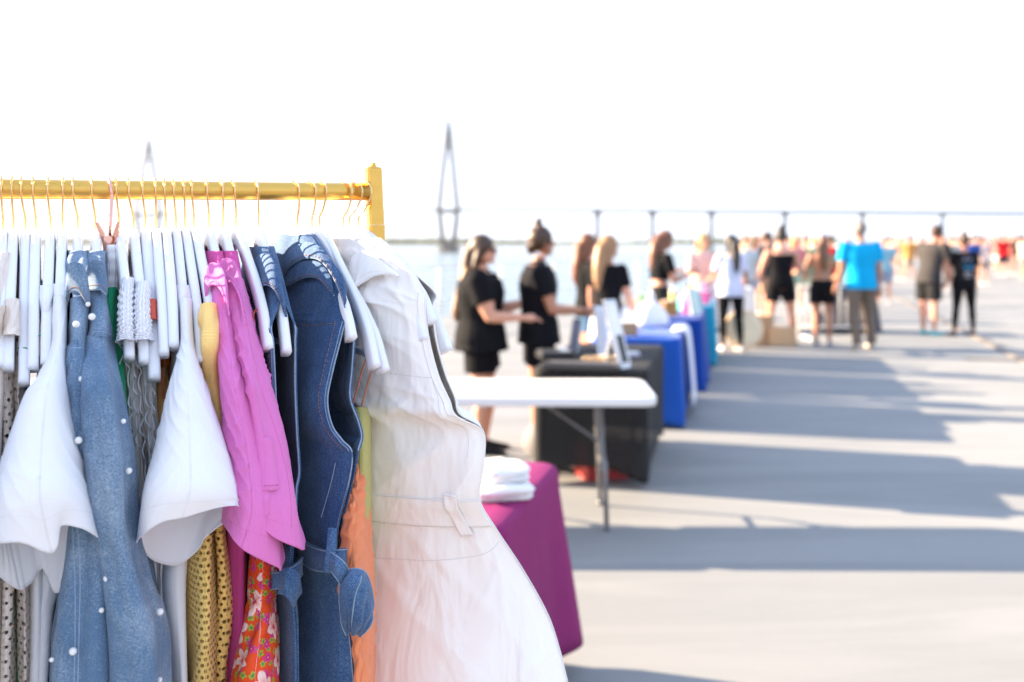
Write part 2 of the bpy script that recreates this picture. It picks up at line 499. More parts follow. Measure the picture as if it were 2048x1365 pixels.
# purple cloth table beside the rack
M_purple = cloth('purple_cloth', (.25,.022,.125), sheen=0, weave=700, wrinkle=.12, var=.05, wscale=6)
hxp, hyp = .93, .44
pa = math.radians(-13.5)
# right-hand end edge runs from (-.035,2.9) to (.17,3.76)
ax_, ay_ = math.cos(pa), math.sin(pa)
mid = Vector((.070, 3.33, 0)); cen = mid-Vector((ax_, ay_, 0))*hxp
tablecloth('tablecloth', cen.x, cen.y, hxp, hyp, pa, M_purple, 'plum purple tablecloth falling to the deck behind the white jumpsuit', flare=.035, pleat=.012, seed=3, hem=.12)
folding_table(cen.x, cen.y, hxp-.02, hyp-.03, pa, 'folding table hidden under the plum purple tablecloth')
# folded white clothes on it
M_wht = cloth('white_folded', (.80,.80,.80), wrinkle=.5, translucent=.0)
def folded(cx, cy, z, w, l, h, rz, label, mat, seed=0):
    r = random.Random(seed); mb = MB(); N = 40; rings = []
    for k, zq in ((.02,0),(.95,0),(1,.2),(1.02,.5),(1,.8),(.9,1),(.02,1.02)):
        x, y = rrect(0, 0, w/2*k, l/2*k, min(w, l)*.2*k, N, 0)
        rings.append([(cx+math.cos(rz)*X-math.sin(rz)*Y, cy+math.sin(rz)*X+math.cos(rz)*Y, z+h*zq*(1+.2*math.sin(i*.5+seed))) for i, (X, Y) in enumerate(zip(x*(1+.05*np.sin(np.arange(N)*.7+seed)), y))])
    mb.rings(rings, True); o = mb.obj('folded_clothes', mat, smooth=True, recenter=True); return tag(o, label, 'clothes', 'folded white clothes on the purple table')
p = P(992, 985, 3.30)
for k in range(4):
    folded(-.055+.008*math.sin(k*2), 3.30+.02*math.cos(k*3), .7585+k*.026, .21-.012*k, .26-.02*k, .025, .2+.15*k,
        ['white folded garment at the bottom of the stack on the purple tablecloth','white folded garment second from the bottom of the stack on the purple tablecloth','white folded garment second from the top of the stack on the purple tablecloth','white folded garment on top of the stack on the purple tablecloth'][k], M_wht, k)
# white table
folding_table(-.105, 5.76, .90, .355, math.radians(-1.0), 'bare white plastic folding table with grey steel wishbone legs')
folding_table(-1.98, 5.78, .93, .355, math.radians(-1.0), 'second white folding table, end to end with the first, behind the rack of clothes')
# black cloth tables
def mesh_black():
    t = NT('black_mesh_cloth'); 
    t.b.inputs['Base Color'].default_value = (.009,.009,.010,1); t.b.inputs['Roughness'].default_value = .8
    tr = t.n('ShaderNodeBsdfTransparent'); mx = t.n('ShaderNodeMixShader', ins={0: .80})
    t.L(tr.outputs[0], mx.inputs[1]); t.L(t.b.outputs[0], mx.inputs[2]); t.L(mx.outputs[0], t.out.inputs['Surface']); return t.m
M_blk = mesh_black(); M_blk2 = cloth('black_cloth', (.030,.028,.032), wrinkle=.15, var=.1, weave=500)
TD = Vector((.212, .977, 0)).normalized(); TR = Vector((TD.y, -TD.x, 0))       # the row of tables runs away from the camera
tz = math.atan2(TD.y, TD.x)
def row_table(xr, d0, L, w, mat, label, tlabel, **k):
    """xr: x of the near right corner at depth d0"""
    c = Vector((xr, d0, 0))+TD*L/2-TR*w/2
    o = tablecloth('tablecloth', c.x, c.y, L/2, w/2, tz, mat, label, **k)
    folding_table(c.x, c.y, L/2-.02, w/2-.02, tz, tlabel)
    return c
row_table(.86, 6.36, 1.62, .74, M_blk, 'black see-through stretch tablecloth on the table behind the bare white one', 'folding table under the see-through black stretch tablecloth', fitted=True, hem=.03, seed=5)
M_blue = cloth('blue_cloth', (.010,.085,.42), wrinkle=.12, var=.06, weave=500, wscale=7)
M_blue2 = cloth('deep_blue_cloth', (.003,.05,.30), wrinkle=.15, var=.06, weave=500, wscale=7)
M_teal = cloth('teal_cloth', (.01,.30,.46), wrinkle=.15, var=.06, weave=500, wscale=7)
row_table(1.42, 8.45, 1.65, .74, M_blue, 'bright blue tablecloth with a white cloth hanging down its right side', 'folding table under the bright blue tablecloth', flare=.03, pleat=.010, seed=7, hem=.05)
row_table(2.00, 10.55, 1.65, .78, M_blue2, 'deep royal blue tablecloth behind the bright blue one', 'folding table under the deep royal blue tablecloth', flare=.05, pleat=.025, seed=8, hem=.02)
row_table(2.52, 12.5, 1.5, .74, M_teal, 'teal tablecloth behind the deep blue one', 'folding table under the teal tablecloth', flare=.03, pleat=.02, seed=9, hem=.05)
# white garment draped over the end of the blue table
def drape(name, pts_rows, mat, label, cat):
    g = np.array(pts_rows); 
    a = cr(g, 24); a = np.swapaxes(cr(np.swapaxes(a, 0, 1), 16), 0, 1)
    n, m = a.shape[:2]; a = a.reshape(-1, 3)
    fs = [(i*m+j, i*m+j+1, (i+1)*m+j+1, (i+1)*m+j) for i in range(n-1) for j in range(m-1)]
    o = meshobj(name, a, fs, mat, recenter=True); s_ = o.modifiers.new('thick', 'SOLIDIFY'); s_.thickness = .006
    return tag(o, label, cat)
def tp(xr, d0, s_, q, z):
    p_ = Vector((xr, d0, 0))+TD*s_+TR*q; return (p_.x, p_.y, z)
drape('draped_cloth', [[tp(1.42,8.45,a,q,z) for a in (.50,.85,1.2)] for q, z in ((-.10,.772),(.012,.768),(.045,.66),(.07,.42),(.085,.22),(.095,.10))],
      cloth('white_drape', (.78,.78,.84), wrinkle=.5), 'white cloth hanging over the right side of the bright blue tablecloth', 'cloth')
# grey covered tables and counters farther off
M_grey = cloth('grey_cloth', (.10,.10,.12), wrinkle=.15)
M_cream = cloth('cream_cloth', (.62,.60,.56), wrinkle=.15)
tablecloth('tablecloth', 5.75, 17.3, .42, .40, math.radians(0), M_grey, 'dark grey tablecloth left of the man in the turquoise shirt', flare=.03, seed=12, top=.82)
tablecloth('tablecloth', 3.75, 17.6, .42, .40, math.radians(0), cloth('white_tcloth', (.75,.75,.75)), 'white tablecloth with goods behind the woman in black leggings', flare=.03, seed=14)

# ---------------------------------------------------------------- goods on the tables
M_case = plain('black_plastic', (.02,.02,.023), .35)
M_silver = plain('silver_metal', (.55,.56,.58), .22, metal=.9)
M_paperw = plain('white_card', (.78,.78,.78), .5)
M_kraft = plain('kraft_card', (.42,.27,.15), .8)
M_skin1 = None
def box_item(name, cx, cy, z, size, rz, mat, label, cat, bevel=.006, lid=None, group=None):
    o = MB().box((cx, cy, z+size[2]/2), size, rz).obj(name, mat, bevel=bevel, recenter=True)
    tag(o, label, cat, group)
    if lid: 
        MB().box((cx, cy, z+size[2]+.004), (size[0]*.86, size[1]*.8, .006), rz).obj('lid_panel', lid, o)
    return o
TB = .757
def TT(px, py): d = (EYE-TB)*FPX/(py-HOR); return (px-1024)/FPX*d, d
x, y = TT(1165, 738); box_item('display_case', x, y, TB, (.50,.18,.035), tz-math.pi/2, M_case, 'shallow black display tray at the near end of the black table', 'tray', lid=plain('tray_velvet', (.05,.05,.06), .9))
x, y = TT(1110, 716); box_item('display_case', x, y, TB, (.24,.20,.05), .2, M_case, 'thick black case with silver lid on the black table before the bun woman', 'case', lid=M_silver)
x, y = TT(1262, 712); box_item('price_card', x, y, TB, (.12,.10,.02), .1, plain('grey_violet_card', (.45,.43,.55), .5), 'small pale violet card lying at the right of the black table', 'card', lid=M_paperw)
jw = MB(); x, y = TT(1172, 727)
for k in range(7):
    c_ = Vector((x+k*.030, y+.01*math.sin(k*2), TB+.004))
    jw.tube([c_+Vector((math.cos(a)*.022, 0, .023+math.sin(a)*.022)) for a in np.linspace(0, 2*math.pi, 13)], .0055, 6)
tag(jw.obj('bracelet_row', plain('gold_metal', (.85,.6,.35), .25, metal=1), smooth=True, recenter=True), 'row of shiny bangles standing behind the black display tray', 'bangles')
def easel(cx, cy, z, w, h, yaw, lean, mat, label, frame=M_case, pic=None):
    t = thing('display_board', (cx, cy, z), label, 'display board')
    R_ = Matrix.Rotation(yaw, 3, 'Z')@Matrix.Rotation(lean, 3, 'X'); c = Vector((cx, cy, z))+R_@Vector((0, 0, h/2))
    MB().box(c, (w, .012, h), rot=R_).obj('frame', frame, t, bevel=.003)
    MB().box(c+R_@Vector((0,-.009,0)), (w*.86, .006, h*.88), rot=R_).obj('panel', mat, t)
    if pic: MB().box(c+R_@Vector((0,-.0145,-h*.22)), (w*.5, .004, h*.4), rot=R_).obj('picture', pic, t)
    q = Vector((cx, cy, z))+Matrix.Rotation(yaw, 3, 'Z')@Vector((0, h*.35, .004)); MB().tube([c+R_@Vector((0,.008,h*.2)), q], .006, 6).obj('strut', frame, t)
    return t
x, y = TT(1250, 738); easel(x, y, TB, .13, .46, math.radians(48), math.radians(-16), M_paperw, 'tall white leaning sign board at the right end of the black table', frame=M_silver, pic=M_case)
x, y = TT(1206, 712); easel(x, y, TB, .09, .36, math.radians(20), math.radians(-10), plain('grey_card', (.55,.56,.62), .5), 'narrow pale grey framed board left of the tall white sign board', frame=M_silver)
x, y = TT(1146, 708); easel(x, y, TB, .10, .26, math.radians(-50), math.radians(-12), plain('screen_grey', (.16,.17,.22), .2), 'dark framed tablet on its stand before the woman with the bun', frame=M_silver)
# under table bag
bg = MB().ball((.33, 6.95, .19), (.26, .16, .18), 16, 9); o = bg.obj('tote_bag', plain('grey_bag', (.16,.15,.15), .8), smooth=True, recenter=True); tag(o, 'dark grey bag on the deck under the black mesh tablecloth', 'bag')
box_item('carton', .62, 6.75, 0, (.34,.26,.24), .3, plain('red_carton', (.45,.03,.03), .6), 'red and white carton on the deck under the black mesh tablecloth', 'carton', lid=M_paperw)
# blue table goods
def bag(cx, cy, z, w, h, mat, label, seed=0, cat='bag', group=None):
    mb = MB(); r = random.Random(seed); rings = []
    for k, q in ((.0,.9),(.15,1.05),(.5,1.0),(.8,.75),(1.0,.45)):
        rings.append([(cx+math.cos(a)*w/2*q*(1+.12*math.sin(3*a+seed+k*3)), cy+math.sin(a)*w*.35*q*(1+.1*math.cos(4*a+seed)), z+h*k) for a in np.linspace(0, 2*math.pi, 18, endpoint=False)])
    mb.rings(rings, True); o = mb.obj('bag', mat, smooth=True, recenter=True); return tag(o, label, cat, group)
M_bagw = cloth('white_bag', (.82,.82,.84), wrinkle=.6)
bag(1.33, 9.55, TB+.002, .30, .24, M_bagw, 'puffed white bag on the bright blue tablecloth', 2)
bag(1.12, 9.8, TB+.002, .17, .18, M_bagw, 'smaller white bag left of the puffed white bag', 5)
box_item('carton', .98, 8.75, TB+.002, (.20,.17,.11), .2, M_kraft, 'small brown carton on the bright blue tablecloth', 'carton', lid=M_paperw)
def bottle(cx, cy, z, r, h, mat, label, group='bottles on the blue tables'):
    t = thing('bottle', (cx, cy, z), label, 'bottle', group)
    m = MB(); rings = [[(cx+math.cos(a)*r*k, cy+math.sin(a)*r*k, z+h*q) for a in np.linspace(0, 2*math.pi, 14, endpoint=False)] for q, k in ((0,.9),(.03,1),(.62,1),(.75,.7),(.82,.38),(.92,.36))]
    m.rings(rings); m.obj('bottle_body', mat, t, smooth=True)
    MB().tube([(cx,cy,z+h*.92),(cx,cy,z+h)], r*.42, 12).obj('cap', M_paperw, t, smooth=True); return t
gr = plain('green_goods', (.10,.42,.10), .4); aq = plain('aqua_goods', (.05,.42,.42), .4); mg = plain('magenta_goods', (.55,.08,.30), .5); yl = plain('yellow_goods', (.75,.50,.08), .5); am = plain('amber_goods', (.45,.20,.04), .3)
cols = [(gr,'green'),(aq,'aqua'),(mg,'magenta'),(yl,'yellow'),(am,'amber'),(M_paperw,'white')]
places = [(1.42,11.0),(1.58,11.35),(1.72,10.95),(1.85,11.5),(1.95,11.2),(2.05,11.8),(2.16,11.6),(1.98,12.9),(2.14,13.2),(2.26,12.8),(2.40,13.3),(2.50,13.0),(2.62,13.6)]
nm = ['first','second','third','fourth','fifth','sixth','seventh']
for i, (x, y) in enumerate(places):
    m_, cn = cols[(i*5+i//6)%6]
    far = i >= 7
    if i % 3 == 2:
        box_item('gift_box', x, y, TB+.002, (.15,.13,.16), .1*i, m_, '%s box, %s from the left on the %s tablecloth' % (cn, nm[i-7 if far else i], 'teal' if far else 'deep royal blue'), 'box', lid=M_paperw, group='boxes on the blue tables')
    else:
        bottle(x, y, TB+.002, .042, .26+.03*(i%2), m_, '%s bottle, %s from the left on the %s tablecloth' % (cn, nm[i-7 if far else i], 'teal' if far else 'deep royal blue'))
easel(2.04, 11.05, TB, .16, .30, math.radians(35), math.radians(-15), plain('pale_green_card', (.55,.68,.62), .5), 'pale green leaning card at the near right corner of the deep blue table', frame=M_paperw)
# cardboard cartons on the deck by the crowd
box_item('carton', 3.62, 15.1, 0, (.50,.42,.45), .3, M_kraft, 'large open brown cardboard carton on the deck behind the leggings woman', 'carton')
box_item('carton', 4.05, 15.0, 0, (.40,.32,.28), -.2, plain('tan_card', (.50,.34,.20), .8), 'low tan carton right of the large brown cardboard carton', 'carton')
MB().tube([(3.33,14.35,.30),(3.33,14.41,.30)], .28, 28).obj('round_fan', plain('straw', (.80,.58,.36), .7), smooth=False, recenter=True)
fan = bpy.data.objects['round_fan']; tag(fan, 'round straw coloured woven tray propped upright right of the black leggings', 'tray')
MB().tube([(3.33,14.335,.30),(3.33,14.35,.30)], [.23,.25], 28).obj('woven_panel', plain('straw_light', (.88,.72,.50), .7), fan)
# white barrier
bar = thing('crowd_barrier', (5.0, 15.9, 0), 'white metal crowd barrier between the two women in black shorts', 'barrier')
MB().tube([(4.55,15.9,.05),(4.55,15.9,.85),(5.65,15.9,.85),(5.65,15.9,.05)], .018, 8).obj('frame', M_tabwhite, bar, smooth=True)
MB().tube([(4.55,15.9,.2),(5.65,15.9,.2)], .014, 8).obj('lower_rail', M_tabwhite, bar, smooth=True)
for k in range(9): MB().tube([(4.66+k*.11,15.9,.2),(4.66+k*.11,15.9,.85)], .008, 6).obj('bar', M_tabwhite, bar, smooth=True)
for e in (4.7, 5.5): MB().box((e, 15.9, .025), (.05, .5, .03)).obj('foot', M_tabwhite, bar)
# tote bags carried are built with people
# ================================================================ PEOPLE
def skinmat(nm, col):
    if nm in MATS: return MATS[nm]
    t = NT(nm); v = t.coord(); n = t.noise(v, 14, 4)
    t.L(t.mix(n, mul(col, .9), mul(col, 1.08)), t.b.inputs['Base Color']); t.b.inputs['Roughness'].default_value = .5
    t.b.inputs['Subsurface Weight'].default_value = .12; t.b.inputs['Subsurface Radius'].default_value = (.02,.008,.004); t.b.inputs['Subsurface Scale'].default_value = .5
    MATS[nm] = t.m; return t.m
SK = {'fair': skinmat('skin_fair', (.60,.30,.20)), 'tan': skinmat('skin_tan', (.44,.20,.12)), 'brown': skinmat('skin_brown', (.26,.13,.08))}
def hairmat(nm, a, b):
    if nm in MATS: return MATS[nm]
    t = NT(nm); v = t.coord('Object', (1,1,.08)); n = t.noise(v, 120, 3)
    t.L(t.mix(n, c4(a), c4(b)), t.b.inputs['Base Color']); t.b.inputs['Roughness'].default_value = .45; t.bump(n, .5, .004)
    MATS[nm] = t.m; return t.m
HR = {'black': hairmat('hair_black', (.008,.006,.006), (.03,.022,.02)), 'brown': hairmat('hair_brown', (.025,.012,.006), (.08,.036,.018)), 'blonde': hairmat('hair_blonde', (.34,.18,.07), (.62,.38,.18)),
      'auburn': hairmat('hair_auburn', (.10,.035,.015), (.24,.09,.04)), 'honey': hairmat('hair_honey', (.20,.095,.04), (.46,.26,.12)), 'grey': hairmat('hair_grey', (.16,.13,.11), (.32,.27,.24))}
def cm(col, tag_=''):
    return plain('garment_%d_%d_%d' % tuple(int(c*999) for c in col), col, .85, vscale=9, var=.15, bump=.3, bscale=18, spec=.12)
BLACK = (.006,.006,.008)
def person(px, py, H, yaw, label, skin='fair', hair=('brown','short'), top=(BLACK,'short'), bottom=('shorts',BLACK), shoes=(.6,.6,.6), lean=0.0, arms=None, legs=None, lod=1, male=False, group=None, head=(0,0), d=None, extras=None, fat=1.0):
    base = Vector(G(px, py)) if d is None else Vector(((px-1024)/FPX*d, d, 0))
    T = thing('person', base, label, 'person', group)
    yw = math.radians(yaw); F = Vector((math.sin(yw), math.cos(yw), 0)); R = Vector((math.cos(yw), -math.sin(yw), 0))
    ln = math.radians(lean)
    def W(r, f, z):
        # lean forward above the hips
        if z > .5:
            q = z-.5; f2 = f*math.cos(ln)+q*math.sin(ln); z = .5+q*math.cos(ln)-f*math.sin(ln); f = f2
        return base+(R*r+F*f)*H+Vector((0,0,z*H))
    def dirv(v): v = Vector(v); return v.normalized()
    sw = (.118 if male else .102)*(.5+.5*fat); hw = .055*(.6+.4*fat)
    TOR = [(.475,.078,.058),(.52,.094 if not male else .088,.066),(.56,.088 if not male else .085,.062),(.615,.073 if not male else .082,.054),(.67,.078 if not male else .09,.058),(.73,.088 if not male else .10,.064),(.78,.092 if not male else .108,.056),(.805,.084 if not male else .10,.044),(.825,.048,.036)]
    TOR = [(z, a*fat, b*fat) for z, a, b in TOR]
    def torso(mb, z0, z1, k=1.0, add=0.0, n=18):
        zs = [z0]+[t_[0] for t_ in TOR if z0 < t_[0] < z1]+[z1]; rings = []
        Z = [t_[0] for t_ in TOR]
        for z in zs:
            a = np.interp(z, Z, [t_[1] for t_ in TOR])*k+add; b = np.interp(z, Z, [t_[2] for t_ in TOR])*k+add
            rings.append([W(a*math.cos(q), b*math.sin(q)-.004, z) for q in np.linspace(0, 2*math.pi, n, endpoint=False)])
        mb.rings(rings, True)
    # joints
    arms = arms or ((( .18,.02,-1),(.05,.15,-1)), ((-.18,.02,-1),(-.05,.15,-1)))
    legs = legs or (((.01,.0,-1),(.0,-.02,-1)), ((-.01,.0,-1),(-.0,-.02,-1)))
    body = MB()
    torso(body, .475, .825)
    nk = W(0,-.004,.83); hd0 = W(0,.002,.865)
    body.tube([W(0,-.006,.80), nk, hd0], [.036*H*(.6+.4*fat), .031*H, .029*H], 12)
    # head
    hy, hp = math.radians(head[0]), math.radians(head[1])   # turn right, pitch down
    hF = (F*math.cos(hy)+R*math.sin(hy)); hR = (R*math.cos(hy)-F*math.sin(hy))
    hf = (hF*math.cos(hp+ln*.7)-Vector((0,0,1))*math.sin(hp+ln*.7)); hu = hR.cross(hf)
    if hu.z < 0: hu = -hu
    hc = hd0+hu*.062*H+hf*.008*H
    def HH(r, f, u): return hc+(hR*r+hf*f+hu*u)*H
    body.ball(HH(0,-.004,.006), (.044*H,.053*H,.056*H), 18, 12, axes=(hR, hf, hu))
    body.ball(HH(0,.018,-.026), (.030*H,.034*H,.034*H), 14, 9, axes=(hR, hf, hu))    # jaw
    body.tube([HH(0,.048,.006), HH(0,.062,-.014)], [.004*H, .0075*H], 8)             # nose
    body.ball(HH(0,.044,-.052), (.010*H,.009*H,.008*H), 8, 6)                          # chin
    body.ball(HH(0,.052,-.032), (.012*H,.005*H,.005*H), 8, 6, axes=(hR, hf, hu))
    for s_ in (-1, 1):
        body.ball(HH(s_*.044,-.004,-.006), (.006*H,.010*H,.016*H), 8, 6, axes=(hR, hf, hu))
    J = {}
    for s_, (ua, fa) in ((1, arms[0]), (-1, arms[1])):
        sh = W(s_*sw, -.004, .792)
        def ld(v): return (R*v[0]+F*v[1]+Vector((0,0,v[2]))).normalized()
        el = sh+ld(ua)*.172*H; wr = el+ld(fa)*.150*H
        J[s_] = (sh, el, wr, ld(ua), ld(fa))
        k = (1.15 if male else 1.0)*(.5+.5*fat)
        body.ball(sh, .030*H*k, 10, 8)
        body.tube([sh, sh.lerp(el, .4), el], [.029*H*k*fat, .027*H*k*fat, .021*H*k], 12); body.ball(el, .0212*H*k, 10, 8)
        body.tube([el, el.lerp(wr, .3), wr], [.0215*H*k, .0218*H*k, .0135*H], 12)
        # hand: palm, four unequal fingers, thumb
        fd = ld(fa); side = fd.cross(Vector((0,0,1))); side = side.normalized() if side.length > .2 else R
        up = side.cross(fd)
        pal = wr+fd*.028*H
        body.tube([wr, wr+fd*.012*H, pal, pal+fd*.024*H], [.013*H, .016*H, .019*H, .017*H], 10)
        if lod >= 1:
            for q, L in enumerate((.040,.045,.042,.033)):
                b0 = pal+fd*.018*H+side*(.0125-.0082*q)*H; b1 = b0+(fd-up*.15).normalized()*L*.5*H; b2 = b1+(fd-up*.9).normalized()*L*.5*H
                body.tube([b0, b1, b2], [.0052*H, .0048*H, .0040*H], 7)
            t0 = wr+fd*.012*H+side*.010*H; t1 = t0+(fd+side*.9).normalized()*.024*H; t2 = t1+(fd+side*.1-up*.3).normalized()*.020*H
            body.tube([t0, t1, t2], [.0075*H, .0062*H, .0048*H], 7)
    for s_, (th, shn) in ((1, legs[0]), (-1, legs[1])):
        hp_ = W(s_*hw, 0, .50)
        def ld(v): return (R*v[0]+F*v[1]+Vector((0,0,v[2]))).normalized()
        kn = hp_+ld(th)*.232*H; an = kn+ld(shn)*.228*H
        J[('leg', s_)] = (hp_, kn, an)
        k = (.45+.55*fat)
        body.ball(hp_+Vector((0,0,.005*H)), .052*H*k, 12, 8)
        body.tube([hp_, hp_.lerp(kn, .35), kn], [.053*H*k, .048*H*k, .030*H], 14); body.ball(kn, .030*H, 10, 8)
        body.tube([kn, kn.lerp(an, .3), an], [.0295*H, .0315*H*k, .0175*H], 12); body.ball(an, .0185*H, 8, 6)
        gz = an.z; ft = Vector((an.x, an.y, 0))
        body.tube([an, an+Vector((0,0,-.02*H))+F*.01*H, an+F*.06*H+Vector((0,0,-.028*H))], [.017*H, .018*H, .012*H], 8)
    vox = (.0065, .011, .022)[2-lod] if lod <= 2 else .0065
    vox = {2: .0065, 1: .011, 0: .022}[lod]
    body.obj('body', SK[skin], T, voxel=vox)
    # shoes
    for s_ in (1, -1):
        hp_, kn, an = J[('leg', s_)]; z0 = an.z-.042*H
        sh = MB(); rings = []
        for f, hwid, hh in ((-.030,.012,.035),(-.022,.021,.045),(.0,.022,.050),(.04,.025,.036),(.085,.026,.026),(.110,.020,.020),(.122,.008,.012)):
            c = Vector((an.x, an.y, z0))+F*f*H
            rings.append([c+R*(hwid*math.cos(a)*H)+Vector((0,0,(hh*.5+hh*.5*math.sin(a))*H)) for a in np.linspace(0, 2*math.pi, 12, endpoint=False)])
        sh.rings(rings, True); sh.obj('shoe', cm(shoes), T, smooth=True)
    # top
    tc, ts = top[0], top[1]
    if tc is not None:
        m = MB(); low = {'crop': .63, 'tank': .50, 'short': .495, 'long': .44, 'bra': .70, 'dress': .40, 'open': .5}.get(ts, .5)
        hi = .822 if ts not in ('tank','bra','open') else .775
        low_t = max(.476, low)
        torso(m, low_t, hi, 1.06, .010*fat if ts != 'tank' else .007)
        if low < .476 or ts == 'short':
            a0 = .104*fat; b0 = .078*fat
            m.rings([[W(a*math.cos(q), b*math.sin(q), z) for q in np.linspace(0, 2*math.pi, 18, endpoint=False)] for z, a, b in ((.58, a0*.95, b0*.95), (.50, a0*1.04, b0*1.06), (min(low, .47), a0*1.08, b0*1.12))])
        if ts in ('short','long','crop','dress'):
            for s_ in (1, -1):
                sh, el, wr, u_, f_ = J[s_]; q = .62 if ts != 'long' else .95
                k = fat*(1.12 if male else 1.0)
                m.ball(sh, .037*H*k, 10, 8); m.tube([sh-u_*.01*H, sh.lerp(el, q*.5), sh.lerp(el, q)], [.037*H*k, .037*H*k, .038*H*k], 12)
        if ts in ('tank',):
            for s_ in (1, -1):
                m.tube([W(s_*.052,.045,.76), W(s_*.058,.01,.822), W(s_*.045,-.05,.76)], .012*H, 8)
        if lod == 0: m.obj('shirt', cm(tc), T, voxel=.022)
        else: m.obj('shirt', cm(tc), T, voxel=.011)
    bt, bc = bottom
    m = MB()
    if bt in ('shorts','pants','leggings'):
        tight = {'shorts': .010, 'pants': .012, 'leggings': .004}[bt]
        torso(m, .478, .585, 1.04, tight)
        for s_ in (1, -1):
            hp_, kn, an = J[('leg', s_)]; k = (.45+.55*fat)
            m.ball(hp_, (.052*k+tight)*H, 12, 8)
            if bt == 'shorts': m.tube([hp_, hp_.lerp(kn, .55 if not male else .8)], [(.053*k+.008)*H, (.050*k+.012)*H], 14)
            elif bt == 'leggings':
                m.tube([hp_, hp_.lerp(kn, .35), kn], [(.056*k)*H, (.051*k)*H, .033*H], 14); m.ball(kn, .033*H, 10, 8); m.tube([kn, kn.lerp(an, .3), kn.lerp(an, .92)], [.0325*H, .034*H*k, .021*H], 12)
            else:
                m.tube([hp_, hp_.lerp(kn, .35), kn], [(.060*k)*H, (.056*k)*H, .044*H], 14); m.ball(kn, .044*H, 10, 8); m.tube([kn, kn.lerp(an, .3), kn.lerp(an, 1.0)], [.043*H, .042*H, .038*H], 12)
    elif bt == 'skirt':
        m.rings([[W(a*math.cos(q)*(1+.05*math.sin(5*q)), a*.78*math.sin(q)*(1+.05*math.sin(7*q)), z) for q in np.linspace(0, 2*math.pi, 28, endpoint=False)] for z, a in ((.60, .085*fat), (.53, .105*fat), (.45, .118*fat), (.36, .128*fat))])
    nm = {'shorts':'shorts','pants':'trousers','leggings':'leggings','skirt':'skirt'}[bt]
    m.obj(nm, cm(bc), T, voxel=.022 if lod == 0 else .011)
    # hair
    hc_, hs = hair
    m = MB()
    if hs != 'bald':
        m.ball(HH(0,-.014,.016), (.055*H,.060*H,.060*H), 16, 10, axes=(hR, hf, hu))
        if hs in ('long','halfup'):
            L = .20 if hs == 'long' else .24
            pts = [HH(0,-.03,.03), HH(0,-.058,-.02), HH(0,-.062,-.07)]
            pts += [pts[-1]+Vector((0,0,-.06*H))-F*.012*H, pts[-1]+Vector((0,0,-L*.7*H))-F*.022*H, pts[-1]+Vector((0,0,-L*H))-F*.02*H]
            m.tube(pts, [.036*H,.044*H,.046*H,.045*H,.034*H,.010*H], 12)
            for s_ in (1, -1): m.tube([HH(s_*.040,-.005,.02), HH(s_*.046,-.018,-.04), HH(s_*.044,-.03,-.09)], [.018*H,.018*H,.012*H], 8)
        elif hs == 'pony':
            m.ball(HH(0,-.062,.030), .016*H, 8, 6)
            p0 = HH(0,-.07,.03); m.tube([p0, p0-F*.02*H+Vector((0,0,-.02*H)), p0-F*.02*H+Vector((0,0,-.10*H)), p0-F*.01*H+Vector((0,0,-.19*H))], [.014*H,.020*H,.018*H,.006*H], 10)
        elif hs == 'bun':
            m.ball(HH(0,-.030,.083), (.022*H,.022*H,.019*H), 10, 8); m.tube([HH(0,-.028,.06), HH(0,-.03,.085)], [.02*H,.014*H], 8)
            for s_ in (1,-1): m.tube([HH(s_*.035,.005,.05), HH(s_*.036,-.02,.07), HH(s_*.02,-.04,.06)], .008*H, 7)
            m.ball(HH(.01,-.025,.105), (.010*H,.010*H,.010*H), 8, 6)
            m.tube([HH(0,-.05,-.02), HH(0,-.048,-.06)], [.032*H,.016*H], 8)
        # open the face: keep the cap behind the brow
        hm = m.obj('hair', HR[hc_], T, voxel=.010 if lod else .022)
        if hs == 'halfup':
            b2 = MB(); q0 = HH(0,-.062,-.085)
            for k in range(7):
                o_ = (k-3)*.013*H
                b2.tube([q0+hR*o_, q0+hR*o_*1.2+Vector((0,0,-.10*H))-F*.035*H, q0+hR*o_*1.3+Vector((0,0,-.20*H))-F*.055*H, q0+hR*o_+Vector((0,0,-.25*H))-F*.060*H], [.018*H,.020*H,.017*H,.005*H], 8)
            b2.obj('hair_length', HR['honey'], T, voxel=.010)
    if lod >= 1:
        e = MB()
        for s_ in (-1, 1): e.ball(HH(s_*.018,.045,.006), (.0065*H,.004*H,.0038*H), 8, 6, axes=(hR, hf, hu))
        e.obj('eyes', plain('eye_dark', (.03,.02,.015), .2), T, smooth=True)
        lp = MB().ball(HH(0,.0545,-.033), (.0115*H,.004*H,.0038*H), 10, 6, axes=(hR, hf, hu)); lp.obj('mouth', plain('lips', (.42,.12,.10), .4), T, smooth=True)
    T['_'] = 0; del T['_']
    return dict(T=T, W=W, HH=HH, J=J, H=H, hR=hR, hf=hf, hu=hu, R=R, F=F)
rnd = random.Random(11)
# --- the two women behind the tables
p1 = person(962, 903, 1.635, 93, 'woman in black tee and sunglasses with long half-up hair reaching forward, nearest of all', 'fair', ('brown','halfup'), (BLACK,'short'), ('shorts',BLACK), (.02,.02,.02),
    arms=(((.06,.34,-1),(-.02,1,-.02)), ((.02,.62,-1),(.1,1,.30))), lod=2, fat=1.5, head=(8,4), legs=(((.02,.04,-1),(0,-.03,-1)),((-.02,.10,-1),(0,-.06,-1))))
H = p1['H']; m = MB()
for s_ in (-1, 1): m.ball(p1['HH'](s_*.020,.050,.006), (.0165*H,.006*H,.0135*H), 12, 8, axes=(p1['hR'], p1['hf'], p1['hu'])); m.tube([p1['HH'](s_*.036,.045,.009), p1['HH'](s_*.049,-.004,.006)], .0025, 6)
m.tube([p1['HH'](-.006,.056,.009), p1['HH'](.006,.056,.009)], .0025, 6); m.obj('sunglasses', plain('dark_lens', (.01,.01,.012), .12), p1['T'], smooth=True)
